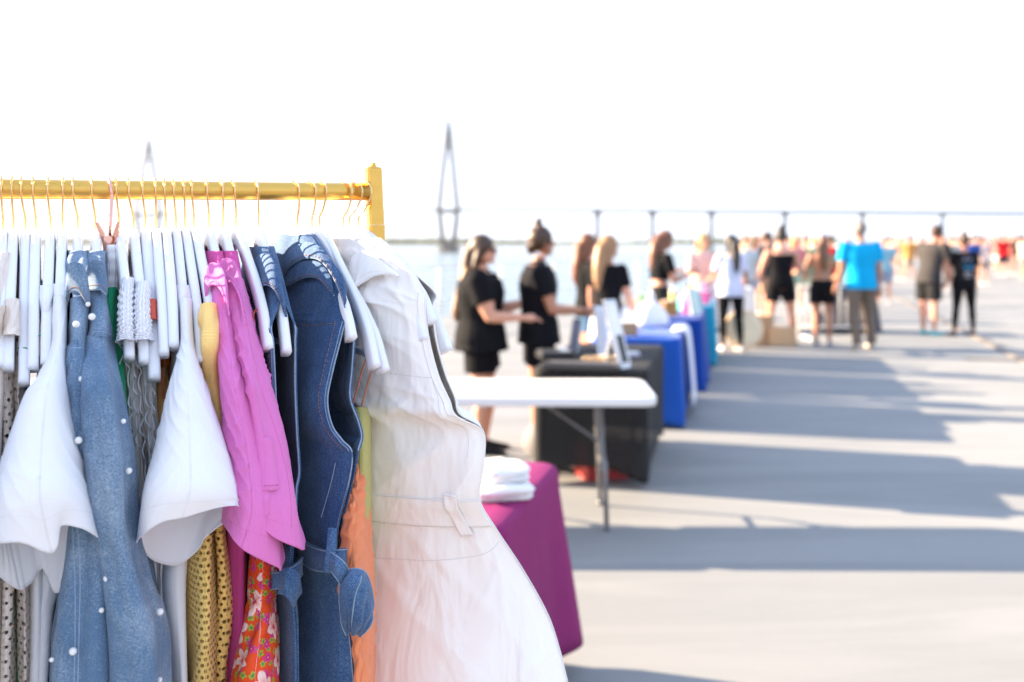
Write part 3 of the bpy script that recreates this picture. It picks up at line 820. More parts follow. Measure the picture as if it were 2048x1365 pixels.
wp = p1['J'][1][2]
p2 = person(1078, 893, 1.70, 84, 'woman with a top knot bun in black shirt and dark shorts, behind the black tables', 'tan', ('brown','bun'), ((.007,.007,.010),'short'), ('shorts',(.006,.006,.009)), (.7,.68,.66),
    arms=(((.10,.28,-1),(-.10,1,-.03)), ((-.05,.30,-1),(.25,.9,-.15))), lod=2, fat=1.16, head=(-14,6), male=False)
cu = MB().tube([p2['J'][1][2]-p2['J'][1][4]*.03, p2['J'][1][2]-p2['J'][1][4]*.005], .024, 12); cu.obj('watch', M_case, p2['T'], smooth=True)
cl = MB(); cl.rings([[p2['W'](a*math.cos(q), a*.8*math.sin(q)-.004, z) for q in np.linspace(0, 2*math.pi, 16, endpoint=False)] for z, a in ((.815,.055),(.835,.042),(.842,.044))]); cl.obj('shirt_collar', cm((.03,.03,.04)), p2['T'], smooth=True)
person(1176, 800, 1.66, 80, 'woman in black tee and denim shorts behind the woman with long blonde hair', 'fair', ('auburn','long'), (BLACK,'short'), ('shorts',(.06,.14,.25)), (.4,.4,.4), arms=(((.1,.2,-1),(.0,1,.05)),((-.1,.2,-1),(0,.8,-.4))), d=10.6)
person(1216, 820, 1.64, 40, 'woman with long honey blonde hair in black tee and white skirt', 'fair', ('honey','long'), (BLACK,'short'), ('skirt',(.72,.72,.76)), (.5,.5,.5), arms=(((.22,.10,-1),(.12,.35,-1)),((-.2,.1,-1),(-.1,.3,-1))), d=9.9, head=(20,5))
person(1318, 700, 1.72, 70, 'woman in black top with long dark hair looking down at the phone in her hand', 'tan', ('auburn','long'), (BLACK,'crop'), ('leggings',(.02,.02,.02)), (.3,.3,.3), arms=(((.1,.25,-1),(.05,1,.45)),((-.1,.25,-1),(.1,.9,.35))), d=12.6, head=(0,22), lean=4)
person(1405, 660, 1.70, 175, 'woman in pale pink blouse facing the camera beside the leggings woman', 'fair', ('blonde','long'), ((.70,.42,.38),'long'), ('skirt',(.55,.50,.62)), (.5,.4,.35), d=15.0, arms=(((.15,.3,-1),(-.2,1,-.1)),((-.15,.3,-1),(.2,1,-.1))), head=(0,15))
person(1462, 703, 1.665, -8, 'woman in white tee and black leggings with very long black hair, seen from behind', 'tan', ('black','long'), ((.66,.66,.80),'short'), ('leggings',(.006,.006,.007)), (.75,.70,.66), arms=(((.22,.15,-1),(.1,.7,-.6)),((-.2,.35,-1),(0,1,-.2))), lod=1, head=(-20,0), legs=(((.03,-.10,-1),(.03,-.10,-1)),((-.03,.12,-1),(0,-.02,-1))), fat=1.05)
person(1562, 690, 1.76, 3, 'woman in black tank top and shorts with dark top knot, legs apart, from behind', 'fair', ('black','bun'), (BLACK,'tank'), ('shorts',BLACK), (.03,.03,.03), arms=(((.35,.25,-1),(-.2,1,-.2)),((-.35,.25,-1),(.2,1,-.2))), legs=(((.14,0,-1),(.12,0,-1)),((-.14,0,-1),(-.12,0,-1))), lod=1, fat=1.12)
p = person(1645, 690, 1.68, 8, 'woman in open backed coral top, cap and black shorts, seen from behind', 'tan', ('auburn','long'), ((.52,.23,.12),'bra'), ('shorts',BLACK), (.22,.23,.28), arms=(((.3,.2,-1),(-.1,1,-.2)),((-.3,.2,-1),(.1,1,-.2))), lod=1)
m = MB(); m.ball(p['HH'](0,-.004,.045), (.053*1.68,.060*1.68,.034*1.68), 14, 8, axes=(p['hR'],p['hf'],p['hu'])); m.obj('cap', cm((.35,.33,.42)), p['T'], smooth=True)
p = person(1722, 699, 1.865, -4, 'tall man in bright turquoise shirt and brown trousers walking away', 'tan', ('grey','short'), ((.004,.36,.66),'short'), ('pants',(.17,.13,.10)), (.55,.48,.40), arms=(((.12,.02,-1),(.05,.1,-1)),((-.10,.1,-1),(-.05,.5,-.8))), legs=(((.06,.12,-1),(.02,-.25,-1)),((-.02,-.10,-1),(.02,-.22,-1))), lod=1, male=True, fat=1.16, lean=3)
m = MB(); W_ = p['W']; m.rings([[W_(a*math.cos(q)+.005, -.083-.001*j, .70+a*1.2*math.sin(q)) for q in np.linspace(0, 2*math.pi, 18, endpoint=False)] for j, a in enumerate((.034,.034,.0))], False); m.obj('back_print', plain('pale_print', (.45,.62,.42), .8, vscale=60, var=.5), p['T'])
person(1857, 671, 1.86, 62, 'man in faded black tee and black shorts leaning forward to talk', 'fair', ('brown','short'), ((.05,.045,.045),'short'), ('shorts',(.02,.02,.022)), (.05,.50,.55), lean=13, arms=(((.05,.15,-1),(0,.35,-1)),((-.05,.25,-1),(0,.5,-1))), legs=(((.02,.0,-1),(0,0,-1)),((-.02,.03,-1),(0,0,-1))), lod=1, male=True, fat=1.12, head=(0,12))
p = person(1928, 673, 1.68, -4, 'woman in black printed tee and leggings seen from behind, with white lettering on her back', 'fair', ('brown','bun'), (BLACK,'short'), ('leggings',(.006,.006,.008)), (.05,.05,.06), arms=(((.2,.15,-1),(-.1,.7,-.7)),((-.2,.15,-1),(.1,.7,-.7))), legs=(((.10,0,-1),(.06,0,-1)),((-.10,0,-1),(-.09,0,-1))), lod=1, fat=1.08)
for k, (z, hw_, cc) in enumerate(((.755,.05,(.35,.35,.45)),(.725,.055,(.35,.35,.42)),(.695,.05,(.06,.25,.45)),(.665,.055,(.06,.28,.50)),(.62,.035,(.5,.5,.52)),(.585,.03,(.45,.45,.45)))):
    m = MB(); rings = []
    for x in np.linspace(-hw_, hw_, 9): 
        y = -.080*math.sqrt(max(0, 1-(x/.125)**2))-.0035; rings.append((x, y))
    vs = []; fs = []
    for x, y in rings: vs += [p['W'](x, y, z+.009), p['W'](x, y, z-.009)]
    fs = [(2*i, 2*i+1, 2*i+3, 2*i+2) for i in range(8) if (i+k) % 4 != 3]
    m.add(vs, fs); m.obj('back_print', cm(cc), p['T'])
# people at the far stalls and strolling beyond
far = [ # px, feet py, height, yaw, top, bottom kind, bottom colour, hair, style, label
 (1492,640,1.66,170,(.45,.52,.55),'shorts',(.30,.33,.40),'brown','short','man in pale blue grey top serving behind the white table'),
 (1512,632,1.66,150,(.60,.66,.72),'skirt',(.40,.45,.55),'brown','long','woman in pale blue top left of the black tank top woman'),
 (1535,640,1.75,95,(.03,.03,.035),'shorts',(.5,.3,.2),'brown','short','man in black tee half hidden left of the black tank top woman'),
 (1592,625,1.70,160,(.62,.20,.22),'skirt',(.3,.4,.3),'blonde','long','woman in rose red top right of the black tank top woman'),
 (1612,618,1.68,200,(.16,.28,.17),'shorts',(.2,.25,.2),'brown','short','person in leafy green shirt between the two women in black shorts'),
 (1663,612,1.70,20,(.55,.02,.03),'shorts',(.05,.05,.05),'brown','short','person in red top right of the coral topped woman'),
 (1690,590,1.72,180,(.75,.75,.76),'shorts',(.7,.7,.7),'blonde','short','person in all white left of the turquoise shirt man'),
 (1630,585,1.72,150,(.74,.72,.70),'skirt',(.6,.6,.6),'blonde','long','woman in white behind the coral topped woman'),
 (1768,608,1.68,10,(.22,.42,.52),'shorts',(.25,.3,.4),'grey','short','person in faded blue top just right of the turquoise shirt man'),
 (1800,560,1.72,0,(.75,.50,.36),'shorts',(.45,.35,.3),'blonde','short','person in peach top in the far crowd, left of two'),
 (1818,562,1.74,5,(.52,.26,.08),'shorts',(.5,.38,.3),'brown','short','person in ochre top in the far crowd, right of the peach one'),
 (1782,552,1.7,90,(.40,.28,.20),'shorts',(.3,.25,.2),'brown','short','person in brown top in the far crowd behind the peach one'),
 (1884,585,1.72,185,(.40,.28,.20),'shorts',(.55,.35,.28),'auburn','long','bare armed woman in tan top right of the leaning man'),
 (1903,575,1.7,180,(.35,.38,.34),'shorts',(.2,.2,.2),'brown','short','person in grey green top left of the printed tee woman'),
 (1942,590,1.74,10,(.03,.08,.32),'shorts',(.10,.10,.15),'grey','short','person in blue top and white cap behind the printed tee woman'),
 (1968,570,1.7,170,(.66,.52,.48),'shorts',(.3,.25,.22),'brown','long','woman in pale pink right of the blue topped person'),
 (1955,560,1.75,10,(.30,.20,.15),'shorts',(.15,.12,.1),'brown','short','person in brown between the blue and pale pink ones'),
 (2006,552,1.80,5,(.68,.012,.02),'shorts',(.04,.04,.05),'brown','short','person in vivid red tee and dark shorts at far right'),
 (2022,548,1.76,175,(.42,.04,.05),'shorts',(.5,.35,.3),'brown','short','person in dark red between the vivid red tee and the black top'),
 (2036,550,1.78,8,(.04,.03,.04),'shorts',(.3,.2,.16),'brown','short','person in black top at far right beside the red ones'),
 (1994,545,1.74,100,(.60,.15,.15),'shorts',(.6,.6,.6),'blonde','short','person in faded red left of the vivid red tee'),
 (2046,560,1.74,100,(.62,.45,.36),'shorts',(.2,.2,.2),'brown','short','person in salmon cut by the right edge'),
]
for i, (px_, py_, Hh, yw, tc, bk, bc, hc_, hs_, lb) in enumerate(far):
    a = rnd.uniform(.05,.5); b = rnd.uniform(.1,.9)
    pp = person(px_, py_, Hh, yw+rnd.uniform(-15,15), lb, rnd.choice(['fair','fair','tan']), (hc_, hs_), (tc,'short'), (bk, bc), (.5,.5,.5), lod=0, male=hs_=='short', fat=rnd.uniform(1.0,1.15),
        arms=(((.2,a,-1),(0,b,-.6)),((-.2,.1,-1),(0,.4,-.9))), legs=(((.04,rnd.uniform(-.1,.1),-1),(.02,-.05,-1)),((-.04,rnd.uniform(-.1,.1),-1),(-.02,-.05,-1))), group='people in the far crowd')
    if 'white cap' in lb or 'all white' in lb:
        m = MB(); m.ball(pp['HH'](0,-.004,.04), (.058*Hh,.064*Hh,.038*Hh), 12, 7, axes=(pp['hR'],pp['hf'],pp['hu'])); m.obj('cap', cm((.8,.8,.8)), pp['T'], smooth=True)
# scattered walkers near the horizon
tops = [(.75,.74,.72),(.55,.35,.25),(.05,.06,.09),(.62,.05,.05),(.30,.36,.42),(.70,.48,.38),(.18,.20,.22),(.72,.66,.58)]
tn = ['white','sienna','navy','red','slate','peach','charcoal','cream']
spots = [(1778,520),(1790,530),(1806,516),(1826,528),(1838,520),(1846,540),(1868,518),(1878,530),(1895,520),(1908,534),(1920,518),(1958,524),(1972,516),(1984,530),(1996,520),(2014,526),(2028,518),(2042,528),(2060,522),(2075,540),(1770,514),(1785,512),(1815,510),(1832,512),(1860,510),(1886,511),(1912,511),(1930,510),(1950,511),(1965,510),(1990,511),(2008,510),(2020,512),(2036,511)]
proto = []
for k in range(4):
    pass
src = {}
for i, (px_, py_) in enumerate(spots):
    k = i % 8
    d_ = EYE*FPX/(py_-HOR)
    lb = 'tiny distant person in %s near the horizon, %s' % (tn[k], ['nearest left of that colour', 'middle of that colour', 'nearest right of that colour', 'farther off at the left', 'farther off at the right'][i//8])
    if k not in src:
        pp = person(px_, py_, 1.72, 40*i, lb, 'tan' if i%2 else 'fair', (('brown','blonde','black')[i%3],'short'), (tops[k],'short'), (('shorts','pants')[i%2], tops[(k+3)%8]), (.4,.4,.4), lod=0, fat=1.08, group='distant people near the horizon', male=bool(i%2))
        src[k] = pp['T']
    else:
        s_ = src[k]; r = s_.copy(); COL.objects.link(r); off = Vector(((px_-1024)/FPX*d_, d_, 0)); 
        r['label'] = lb; r.location = off
        for ch in s_.children:
            c = ch.copy(); COL.objects.link(c); c.parent = r
ords = ['first','second','third','fourth','fifth','sixth','seventh','eighth','ninth','tenth','eleventh','twelfth','thirteenth','fourteenth','fifteenth','sixteenth']
for i in range(16):
    k = (i*3+1) % 8; px_ = 1488+i*17.5 if i < 8 else 1782+(i-8)*34; py_ = (572+9*math.sin(i*2.1)) if i < 8 else 541+7*math.sin(i*1.7); d_ = EYE*FPX/(py_-HOR)
    s_ = src[k]; r = s_.copy(); COL.objects.link(r); r.location = Vector(((px_-1024)/FPX*d_, d_, 0)); r.rotation_euler.z = i*1.3
    r['label'] = '%s topped walker, %s from the left in the row %s' % (tn[k], ords[i] if i < 8 else ords[i-8], 'behind the women in black shorts' if i < 8 else 'beyond the leaning man')
    for ch in s_.children:
        c = ch.copy(); COL.objects.link(c); c.parent = r
# small held things
def near(p_, side, off): return p_['J'][side][2]+p_['J'][side][4]*off
# ================================================================ CLOTHES RACK
def gold_mat():
    t = NT('gold_paint'); v = t.coord()
    n = t.noise(t.coord('Object', (.15,.15,1)), 40, 4, .6); s_ = t.noise(v, 220, 3, .7)
    c = t.mix(n, (.62,.35,.06,1), (.82,.50,.13,1)); c = t.mix(t.ramp(s_, [(.66, (0,0,0)), (.72, (1,1,1))]), c, (.45,.27,.10,1))
    t.L(c, t.b.inputs['Base Color']); t.b.inputs['Metallic'].default_value = .85
    t.L(t.ramp(n, [(0, (.20,)*3), (1, (.38,)*3)]), t.b.inputs['Roughness']); t.bump(n, .1, .002); return t.m
M_gold = gold_mat()
M_hook = plain('hook_wire', (.80,.54,.24), .25, metal=1, var=.03)
M_hang = plain('hanger_plastic', (.80,.80,.83), .28, var=.02)
M_rose = plain('rose_gold', (.80,.45,.36), .2, metal=.9)
M_barm = plain('bar_metal', (.42,.43,.46), .3, metal=.8)
R0 = Vector((-.737, 1.44, 0)); RD = Vector((.9135, .4067, 0)).normalized()
RR = .0145
def rail_pt(px, z=None):
    k = (px-1024)/FPX; t = (k*R0.y-R0.x)/(RD.x-k*RD.y); p = R0+RD*t
    p.z = EYE+.0715+.0065*(t/.55) if z is None else z
    return p
A_ = rail_pt(-620); B_ = rail_pt(737)
rack = thing('clothes_rack', ((A_.x+B_.x)/2, (A_.y+B_.y)/2, 0), 'gold painted metal clothes rail with a square capped post at its right end', 'clothes rack')
m = MB(); m.tube([A_+(B_-A_)*(i/12) for i in range(13)], RR, 28, cap=True); m.obj('rail', M_gold, rack, smooth=True)
def post(px_list, yaw, nm='post'):
    # px_list: (px, py) of the axis; distance grows a little because the post leans
    pts = [Vector(P(a, b, d)) for a, b, d in px_list]
    m = MB(); rings = []
    def sq(c, h, ch=.28):
        out = []
        for sx, sy in ((1,1),(-1,1),(-1,-1),(1,-1)):
            for q in (0, 1):
                a, b = (h, h*(1-ch)) if (q == 0) == (sx*sy > 0) else (h*(1-ch), h)
                out.append(c+Matrix.Rotation(yaw, 3, 'Z')@Vector((sx*a, sy*b, 0)))
        return out
    c0, c1, c2 = pts
    m.rings([sq(c0, .0110), sq(c0+Vector((0,0,-.003)), .0128), sq(c1, .0128)])
    o = m.obj(nm, M_gold, rack)
    m = MB(); m.rings([sq(c1+Vector((0,0,-.0006)), .0136), sq(c1+Vector((0,0,-.03)), .0136), sq(c2, .0136)]); m.obj('lower_post', M_gold, rack)
    k = MB(); k.tube([c0+Vector((0,0,-.001)), c0+Vector((0,0,.0035))], .006, 14); k.box(c0+Vector((0,0,.0055)), (.007,.007,.005), yaw+.3); k.obj('cap_knob', M_gold, o, bevel=.0008)
    return c2
yaw = math.atan2(RD.y, RD.x)
foot = post([(746,335,1.668),(751,450,1.668),(790,1580,1.73)], yaw)
fl = post([(-600,330,A_.y-.0),(-600,450,A_.y),(-600,2600,A_.y)], yaw)
for c in (foot, fl):
    z = .09; c = Vector((c.x, c.y, z)); d = Vector((-RD.y, RD.x, 0))
    MB().tube([c-d*.23, c+d*.23], .0125, 14).obj('foot_bar', M_gold, rack, smooth=True)
    for s_ in (-1, 1):
        w_ = MB(); q = c+d*.21*s_; w_.tube([q+RD*-.011+Vector((0,0,-.06)), q+RD*.011+Vector((0,0,-.06))], .028, 18)
        w_.tube([q, q+Vector((0,0,-.045))], .006, 8); w_.obj('caster', M_case, rack, smooth=True)
MB().tube([Vector((foot.x, foot.y, .13)), Vector((fl.x, fl.y, .13))], .0125, 14).obj('lower_rail', M_gold, rack, smooth=True)

# ---------------------------------------------------------------- hangers
ARM = [(0, 1.615), (.02, 1.609), (.05, 1.592), (.09, 1.562), (.13, 1.533), (.165, 1.503), (.195, 1.471), (.213, 1.440), (.221, 1.424)]
AV = np.array([a for a, b in ARM]); AZ = np.array([b for a, b in ARM])
def armz(v): return float(np.interp(abs(v), AV, AZ))
class Hg:
    """frame of one hanger: N neck, t towards the camera-side tip, s to its right.
       tip = (column, row) of the near tip's lower end"""
    def __init__(s, hook, neck, tip):
        s.top = rail_pt(hook); n = rail_pt(neck); s.N = Vector((n.x, n.y, 0)); s.dz = s.top.z-1.6715; s.tilt = 0.0
        lo, hi = -5.0, 60.0
        for _ in range(40):
            m = (lo+hi)/2; s._set(m)
            p = s.pt(0, .214, 0)
            if 1024+FPX*p.x/p.y < tip[0]: lo = m
            else: hi = m
        p = s.pt(0, .218, 0); zb = EYE-(tip[1]-HOR)/FPX*p.y
        s.tilt = (1.414+s.dz-zb)/.218
    def _set(s, deg):
        th = math.radians(deg); s.deg = deg
        s.t = Vector((math.sin(th), -math.cos(th), 0)); s.s = Vector((math.cos(th), math.sin(th), 0))
    def az(s, v): return armz(v)+s.dz-s.tilt*v
    def va(s, py):
        """v at which the arm's top shows on row py"""
        lo, hi = 0.0, .221
        for _ in range(30):
            m = (lo+hi)/2; p = s.pt(0, m, s.az(m)); y = HOR+(EYE-p.z)/p.y*FPX
            if y < py: lo = m
            else: hi = m
        return (lo+hi)/2
    def pxa(s, v): p = s.pt(0, v, 0); return 1024+FPX*p.x/p.y
    def pt(s, u, v, z): return Vector((s.N.x+s.t.x*v+s.s.x*u, s.N.y+s.t.y*v+s.s.y*u, z))
    def loc(s, px, py, v):
        k = (px-1024)/FPX
        u = (k*(s.N.y+v*s.t.y)-s.N.x-v*s.t.x)/(s.s.x-k*s.s.y)
        Y = s.N.y+v*s.t.y+u*s.s.y
        return u, v, EYE-(py-HOR)/FPX*Y
    def W(s, px, py, v):
        u, v, z = s.loc(px, py, v); return s.pt(u, v, z)
HANG = {}
def hanger(key, hook, neck, tip, label, bar=False, w=.0138):
    h = Hg(hook, neck, tip); HANG[key] = h
    T = thing('clothes_hanger', (h.top.x, h.top.y, h.top.z), label, 'hanger', 'white hangers on the gold rail')
    # arms: rounded bar swept along the arm curve
    c = cr(np.array(ARM), 20); m = MB(); rings = []
    path = [(-a, b) for a, b in c[::-1]]+[(a, b) for a, b in c[1:]]
    for i, (v, z) in enumerate(path):
        j0, j1 = max(0, i-1), min(len(path)-1, i+1)
        dv, dz = path[j1][0]-path[j0][0], path[j1][1]-path[j0][1]; L = math.hypot(dv, dz); nv, nz = -dz/L, dv/L
        th = .013 if abs(v) > .2 else .0115+.004*math.exp(-(v/.03)**2)
        ring = []
        for a in np.linspace(0, 2*math.pi, 16, endpoint=False):
            ca, sa = math.cos(a), math.sin(a)
            U = w/2*math.copysign(abs(ca)**.55, ca); Q = th*math.copysign(abs(sa)**.55, sa)
            ring.append(h.pt(U, v+nv*(Q-th), z+h.dz-h.tilt*v+nz*(Q-th)))
        rings.append(ring)
    m.rings(rings, True); arms = m.obj('arms', M_hang, T, smooth=True, bevel=0)
    # hook
    wr = .0018; r = RR+.0048; ct = h.top+Vector((0,0,RR-r+wr*2)); hd = h.t
    if abs(neck-hook) > 0: pass
    pts = []
    for a in np.linspace(-205, 32, 26):
        A = math.radians(90-a-0) # start far side below, over the top, to the near side
        pts.append(ct+hd*(r*math.sin(math.radians(a)))*1.0+Vector((0,0,r*math.cos(math.radians(a)))))
    pts = []
    for a in np.linspace(-120, 118, 26):
        pts.append(ct+hd*(r*math.sin(math.radians(a)))+Vector((0,0,r*math.cos(math.radians(a)))))
    nk = h.pt(0, 0, 0); 
    end = Vector((nk.x, nk.y, 1.630+h.dz)); last = pts[-1]
    for q in (.35, .7, 1.0):
        p = last.lerp(end, q); pts.append(p+hd*(.0035*math.sin(math.pi*q)))
    pts.append(Vector((nk.x, nk.y, 1.606+h.dz)))
    hk = MB().tube(pts, wr, 8).obj('hook', M_hook, T, smooth=True)
    if bar:
        z = 1.436+h.dz
        MB().tube([h.pt(0,-.196,z+h.tilt*.196), h.pt(0,.196,z-h.tilt*.196)], .0045, 12).obj('trouser_bar', M_barm, T, smooth=True)
    return T
lab = 'white plastic hanger %s'
for _k, (_a, _b) in enumerate(((-60,-62),(-110,-112),(-170,-174),(-240,-246))):  # added out-of-view hangers, carrying the tops that block the low sun
    hanger(-2-_k, _a, _b, (_b-22, 745), 'white plastic hanger added out of view beyond the left edge to hold a shading top, number %s away from it' % ('one','two','three','four')[_k])
hanger(-1, -14, -12, (-26, 745), lab % 'at the extreme left edge of the photo, mostly cut off')
hanger(0, 3, 6, (-2, 745), lab % 'cut by the left edge, holding the ribbed oatmeal top')
hanger(1, 24, 27, (16, 749), lab % 'holding the oatmeal crochet cardigan')
hanger(2, 42, 51, (48, 778), lab % 'with a thin green and white strap, hanging lowest at far left')
hanger(3, 66, 72, (66, 749), lab % 'with a thin green and white strap, just left of the white tees')
hanger(4, 96, 101, (92, 740), lab % 'holding the white tee furthest left')
hanger(5, 126, 125, (118, 735), lab % 'holding the white tee with the wide sleeve beside the pearl jackets')
hanger(6, 146, 156, (156, 735), lab % 'inside the left of the two pearl denim jackets')
hanger(7, 183, 191, (199, 735), lab % 'inside the right of the two pearl denim jackets')
hanger(8, 231, 238, (259, 728), lab % 'holding the left white ruffled top')
hanger(9, 256, 267, (288, 737), lab % 'holding the right white ruffled top')
hanger(10, 284, 291, (309, 769), lab % 'with a coral elastic strap round its arm', w=.0165)
hanger(11, 310, 312, (328, 721), lab % 'bare on its near arm, right of the one with the coral strap')
hanger(12, 328, 332, (348, 705), lab % 'with the shortest visible arm, left of the right-hand white tee')
hanger(13, 346, 352, (373, 735), lab % 'holding the white tee in the middle of the rail')
hanger(14, 366, 370, (402, 735), lab % 'behind the yellow crochet top, with a pink dress behind it')
hanger(15, 381, 388, (429, 712), lab % 'whose tip pokes out of the yellow crochet sleeve')
hanger(16, 411, 418, (462, 730), lab % 'inside the left pink shirt')
hanger(17, 442, 446, (496, 728), lab % 'inside the right pink shirt')
hanger(18, 465, 472, (537, 708), lab % 'with a red floral strap round its tip, right of the pink shirts', bar=True)
hanger(19, 512, 517, (574, 716), lab % 'whose tip pokes out of the left dark denim dress', bar=True)
hanger(20, 590, 595, (705, 688), lab % 'whose tip pokes out of the large dark denim dress', bar=True)
hanger(21, 620, 624, (770, 752), lab % 'with thin copper straps on its tip, right of the large denim dress', bar=True)
hanger(22, 644, 639, (752, 744), lab % 'just behind the one with thin copper straps', bar=True)
hanger(23, 691, 687, (850, 690), lab % 'inside the white jumpsuit, its tip in the armhole')
hanger(24, 711, 699, (866, 656), lab % 'whose tip shows below the white jumpsuit shoulder')
hanger(25, 728, 717, (896, 711), lab % 'furthest right on the rail, next to the gold post')

# ---------------------------------------------------------------- cloth surface tool
def waves(seed, n=6, ku=(1, 5), kv=(.1, 1.2), amp=1.0):
    r = np.random.default_rng(seed)
    return [(amp*r.uniform(.4, 1)/(1+i*.25), r.integers(ku[0], ku[1]+1), r.uniform(*kv), r.uniform(0, 6.28), r.uniform(0, 6.28)) for i in range(n)]
class Surf:
    def __init__(s, grid, closed=False, nu=96, nv=96, disp=None, ripple=0.0, seed=0, ku=(2, 7), kv=(.15, 1.2), fall=None):
        g = np.array([[tuple(p) for p in row] for row in grid], float)   # rows (down) x cols (around) x 3
        a = cr(g, nv); a = np.swapaxes(cr(np.swapaxes(a, 0, 1), nu, closed), 0, 1)
        s.closed = closed; s.nu, s.nv = nu, nv
        s.U, s.V = np.meshgrid(np.linspace(0, 1, nu, endpoint=not closed), np.linspace(0, 1, nv)); s.a = a
        s.norm()
        if ripple:
            h = np.zeros_like(s.U); warp = .35*np.sin(s.V*5+seed)+.2*np.sin(s.V*11+seed*2)
            for A, k, kv_, p, q in waves(seed, 7, ku, kv):
                kk = k if closed else k*.73
                h += A*np.sin(2*math.pi*(kk*s.U+kv_*s.V*2)+p+warp*(1 if closed else 1.5))*(1+.4*np.sin(s.V*6*kv_+q))
            h /= 2.2
            h = np.tanh(h*1.1)
            f = fall(s.U, s.V) if fall else np.clip(s.V*7-.05, 0, 1)
            s.a = s.a+s.n*(h*ripple*f)[..., None]; s.norm()
        if disp is not None:
            s.a = s.a+s.n*(disp(s.U, s.V)*np.clip(s.V*6-.3, 0, 1))[..., None]; s.norm()
    def norm(s):
        a = s.a
        if s.closed: du = np.roll(a, -1, 1)-np.roll(a, 1, 1)
        else: du = np.gradient(a, axis=1)
        dv = np.gradient(a, axis=0); n = np.cross(du, dv); L = np.linalg.norm(n, axis=2, keepdims=True); s.n = n/np.maximum(L, 1e-9)
        if s.closed or s.nu > 130: ref = a-a.mean(1, keepdims=True)
        else: ref = np.array([0, 0, EYE])-a
        if (s.n*ref).sum() < 0: s.n = -s.n
    def obj(s, name, mat, parent=None, thick=.0012, rev=False):
        nu, nv = s.nu, s.nv; fs = []
        for i in range(nv-1):
            for j in range(nu if s.closed else nu-1):
                j2 = (j+1)%nu; f = (i*nu+j, i*nu+j2, (i+1)*nu+j2, (i+1)*nu+j); fs.append(f if not rev else f[::-1])
        r_ = s.a[nv//2]; du = np.r_[0, np.cumsum(np.linalg.norm(np.diff(r_, axis=0), axis=1))]
        c_ = s.a[:, nu//3]; dv = np.r_[0, np.cumsum(np.linalg.norm(np.diff(c_, axis=0), axis=1))]
        uv = np.stack(np.meshgrid(du, dv), -1).reshape(-1, 2)
        o = meshobj(name, s.a.reshape(-1, 3), fs, mat, parent, True, uv)
        m = o.modifiers.new('thick', 'SOLIDIFY'); m.thickness = thick; m.offset = 0
        return o
    def at(s, u, v, off=0.0):
        x = u*(s.nu if s.closed else s.nu-1); y = min(max(v, 0), 1)*(s.nv-1); i = min(int(y), s.nv-2); fy = y-i
        j = int(math.floor(x)); fx = x-j
        if s.closed: j0, j1 = j%s.nu, (j+1)%s.nu
        else: j0 = min(max(j, 0), s.nu-2); fx = min(max(x-j0, 0), 1); j1 = j0+1
        def b(A): return (A[i,j0]*(1-fx)+A[i,j1]*fx)*(1-fy)+(A[i+1,j0]*(1-fx)+A[i+1,j1]*fx)*fy
        return Vector(b(s.a)+b(s.n)*off)
    def pick(s, px, py, off=.003):
        """point over screen position (px, py), off metres in front of this surface"""
        A = s.a.reshape(-1, 3); X = 1024+FPX*A[:,0]/A[:,1]; Y = HOR-(A[:,2]-EYE)/A[:,1]*FPX
        d = np.hypot(X-px, Y-py); k = d < 9
        dep = A[k,1].min() if k.any() else A[d.argmin(),1]
        return Vector(P(px, py, dep-off))
    def seam(s, path, mat, parent, r=.0007, off=.0010, name='seam', n=60, dash=0):
        """path: list of (u, v) in surface coordinates"""
        p = cr(np.array(path, float), n) if len(path) > 2 else np.array([np.array(path[0])*(1-q)+np.array(path[1])*q for q in np.linspace(0, 1, n)])
        mb = MB(); pts = [s.at(u, v, off) for u, v in p]
        if dash:
            for i in range(0, len(pts)-2, 3): mb.tube(pts[i:i+3], r, 5)
        else: mb.tube(pts, r, 5)
        return mb.obj(name, mat, parent, smooth=True)
def creases(seed, amp, n=14, ang=(.2, 1.2), ku=5.0, kv=3.0):
    """sharp little creases running at varied slants, each limited to its own patch"""
    r = np.random.default_rng(seed); L = [(r.uniform(0,1), r.uniform(0,1), r.uniform(.05,.16), r.uniform(.06,.2), r.uniform(-1,1)*ku, r.uniform(.3,1)*kv*r.choice([-1,1]), r.uniform(0,6.3), r.uniform(.4,1)) for _ in range(n)]
    def f(U, V):
        h = np.zeros_like(U)
        for u0, v0, su, sv, a, b, p, w in L:
            m = np.exp(-((U-u0)/su)**2-((V-v0)/sv)**2)
            x = np.sin(2*math.pi*(a*(U-u0)*2+b*(V-v0)*2)+p+2*np.sin(V*7+p))
            h += w*m*((1-np.abs(x))**2.2)
        return h*amp
    return f
EDGE_SIGN = 1
def slab_rows(h, rows, n=16):
    """rows: (py or None, pxL, pxR, v_near, v_far) -> closed rings, flattened tube along the hanger.
       col 0 = near middle, then right side, far, left side"""
    out = []
    for py, pl, pr, vn, vf in rows:
        if py is None:
            vn = max(vn, .085); vf = min(vf, -.085) if vf > -.085 else vf; z = h.az(vn)+.008; ul, ur = -.0125, .0125
        else:
            z = h.loc((pl+pr)/2, py, vn)[2]; ul = h.loc(pl, 0, vn-.02)[0]; ur = h.loc(pr, 0, vn-.02)[0]
        uc, hw, vc, hl = (ul+ur)/2, (ur-ul)/2, (vn+vf)/2, (vn-vf)/2
        ring = []
        for k in range(n):
            a = 2*math.pi*k/n; sx, cy = math.sin(a), math.cos(a)
            U = uc+hw*math.copysign(abs(sx)**.7, sx); V = vc+hl*math.copysign(abs(cy)**.55, cy)
            ring.append(h.pt(U, V, z))
        out.append(ring)
    return out
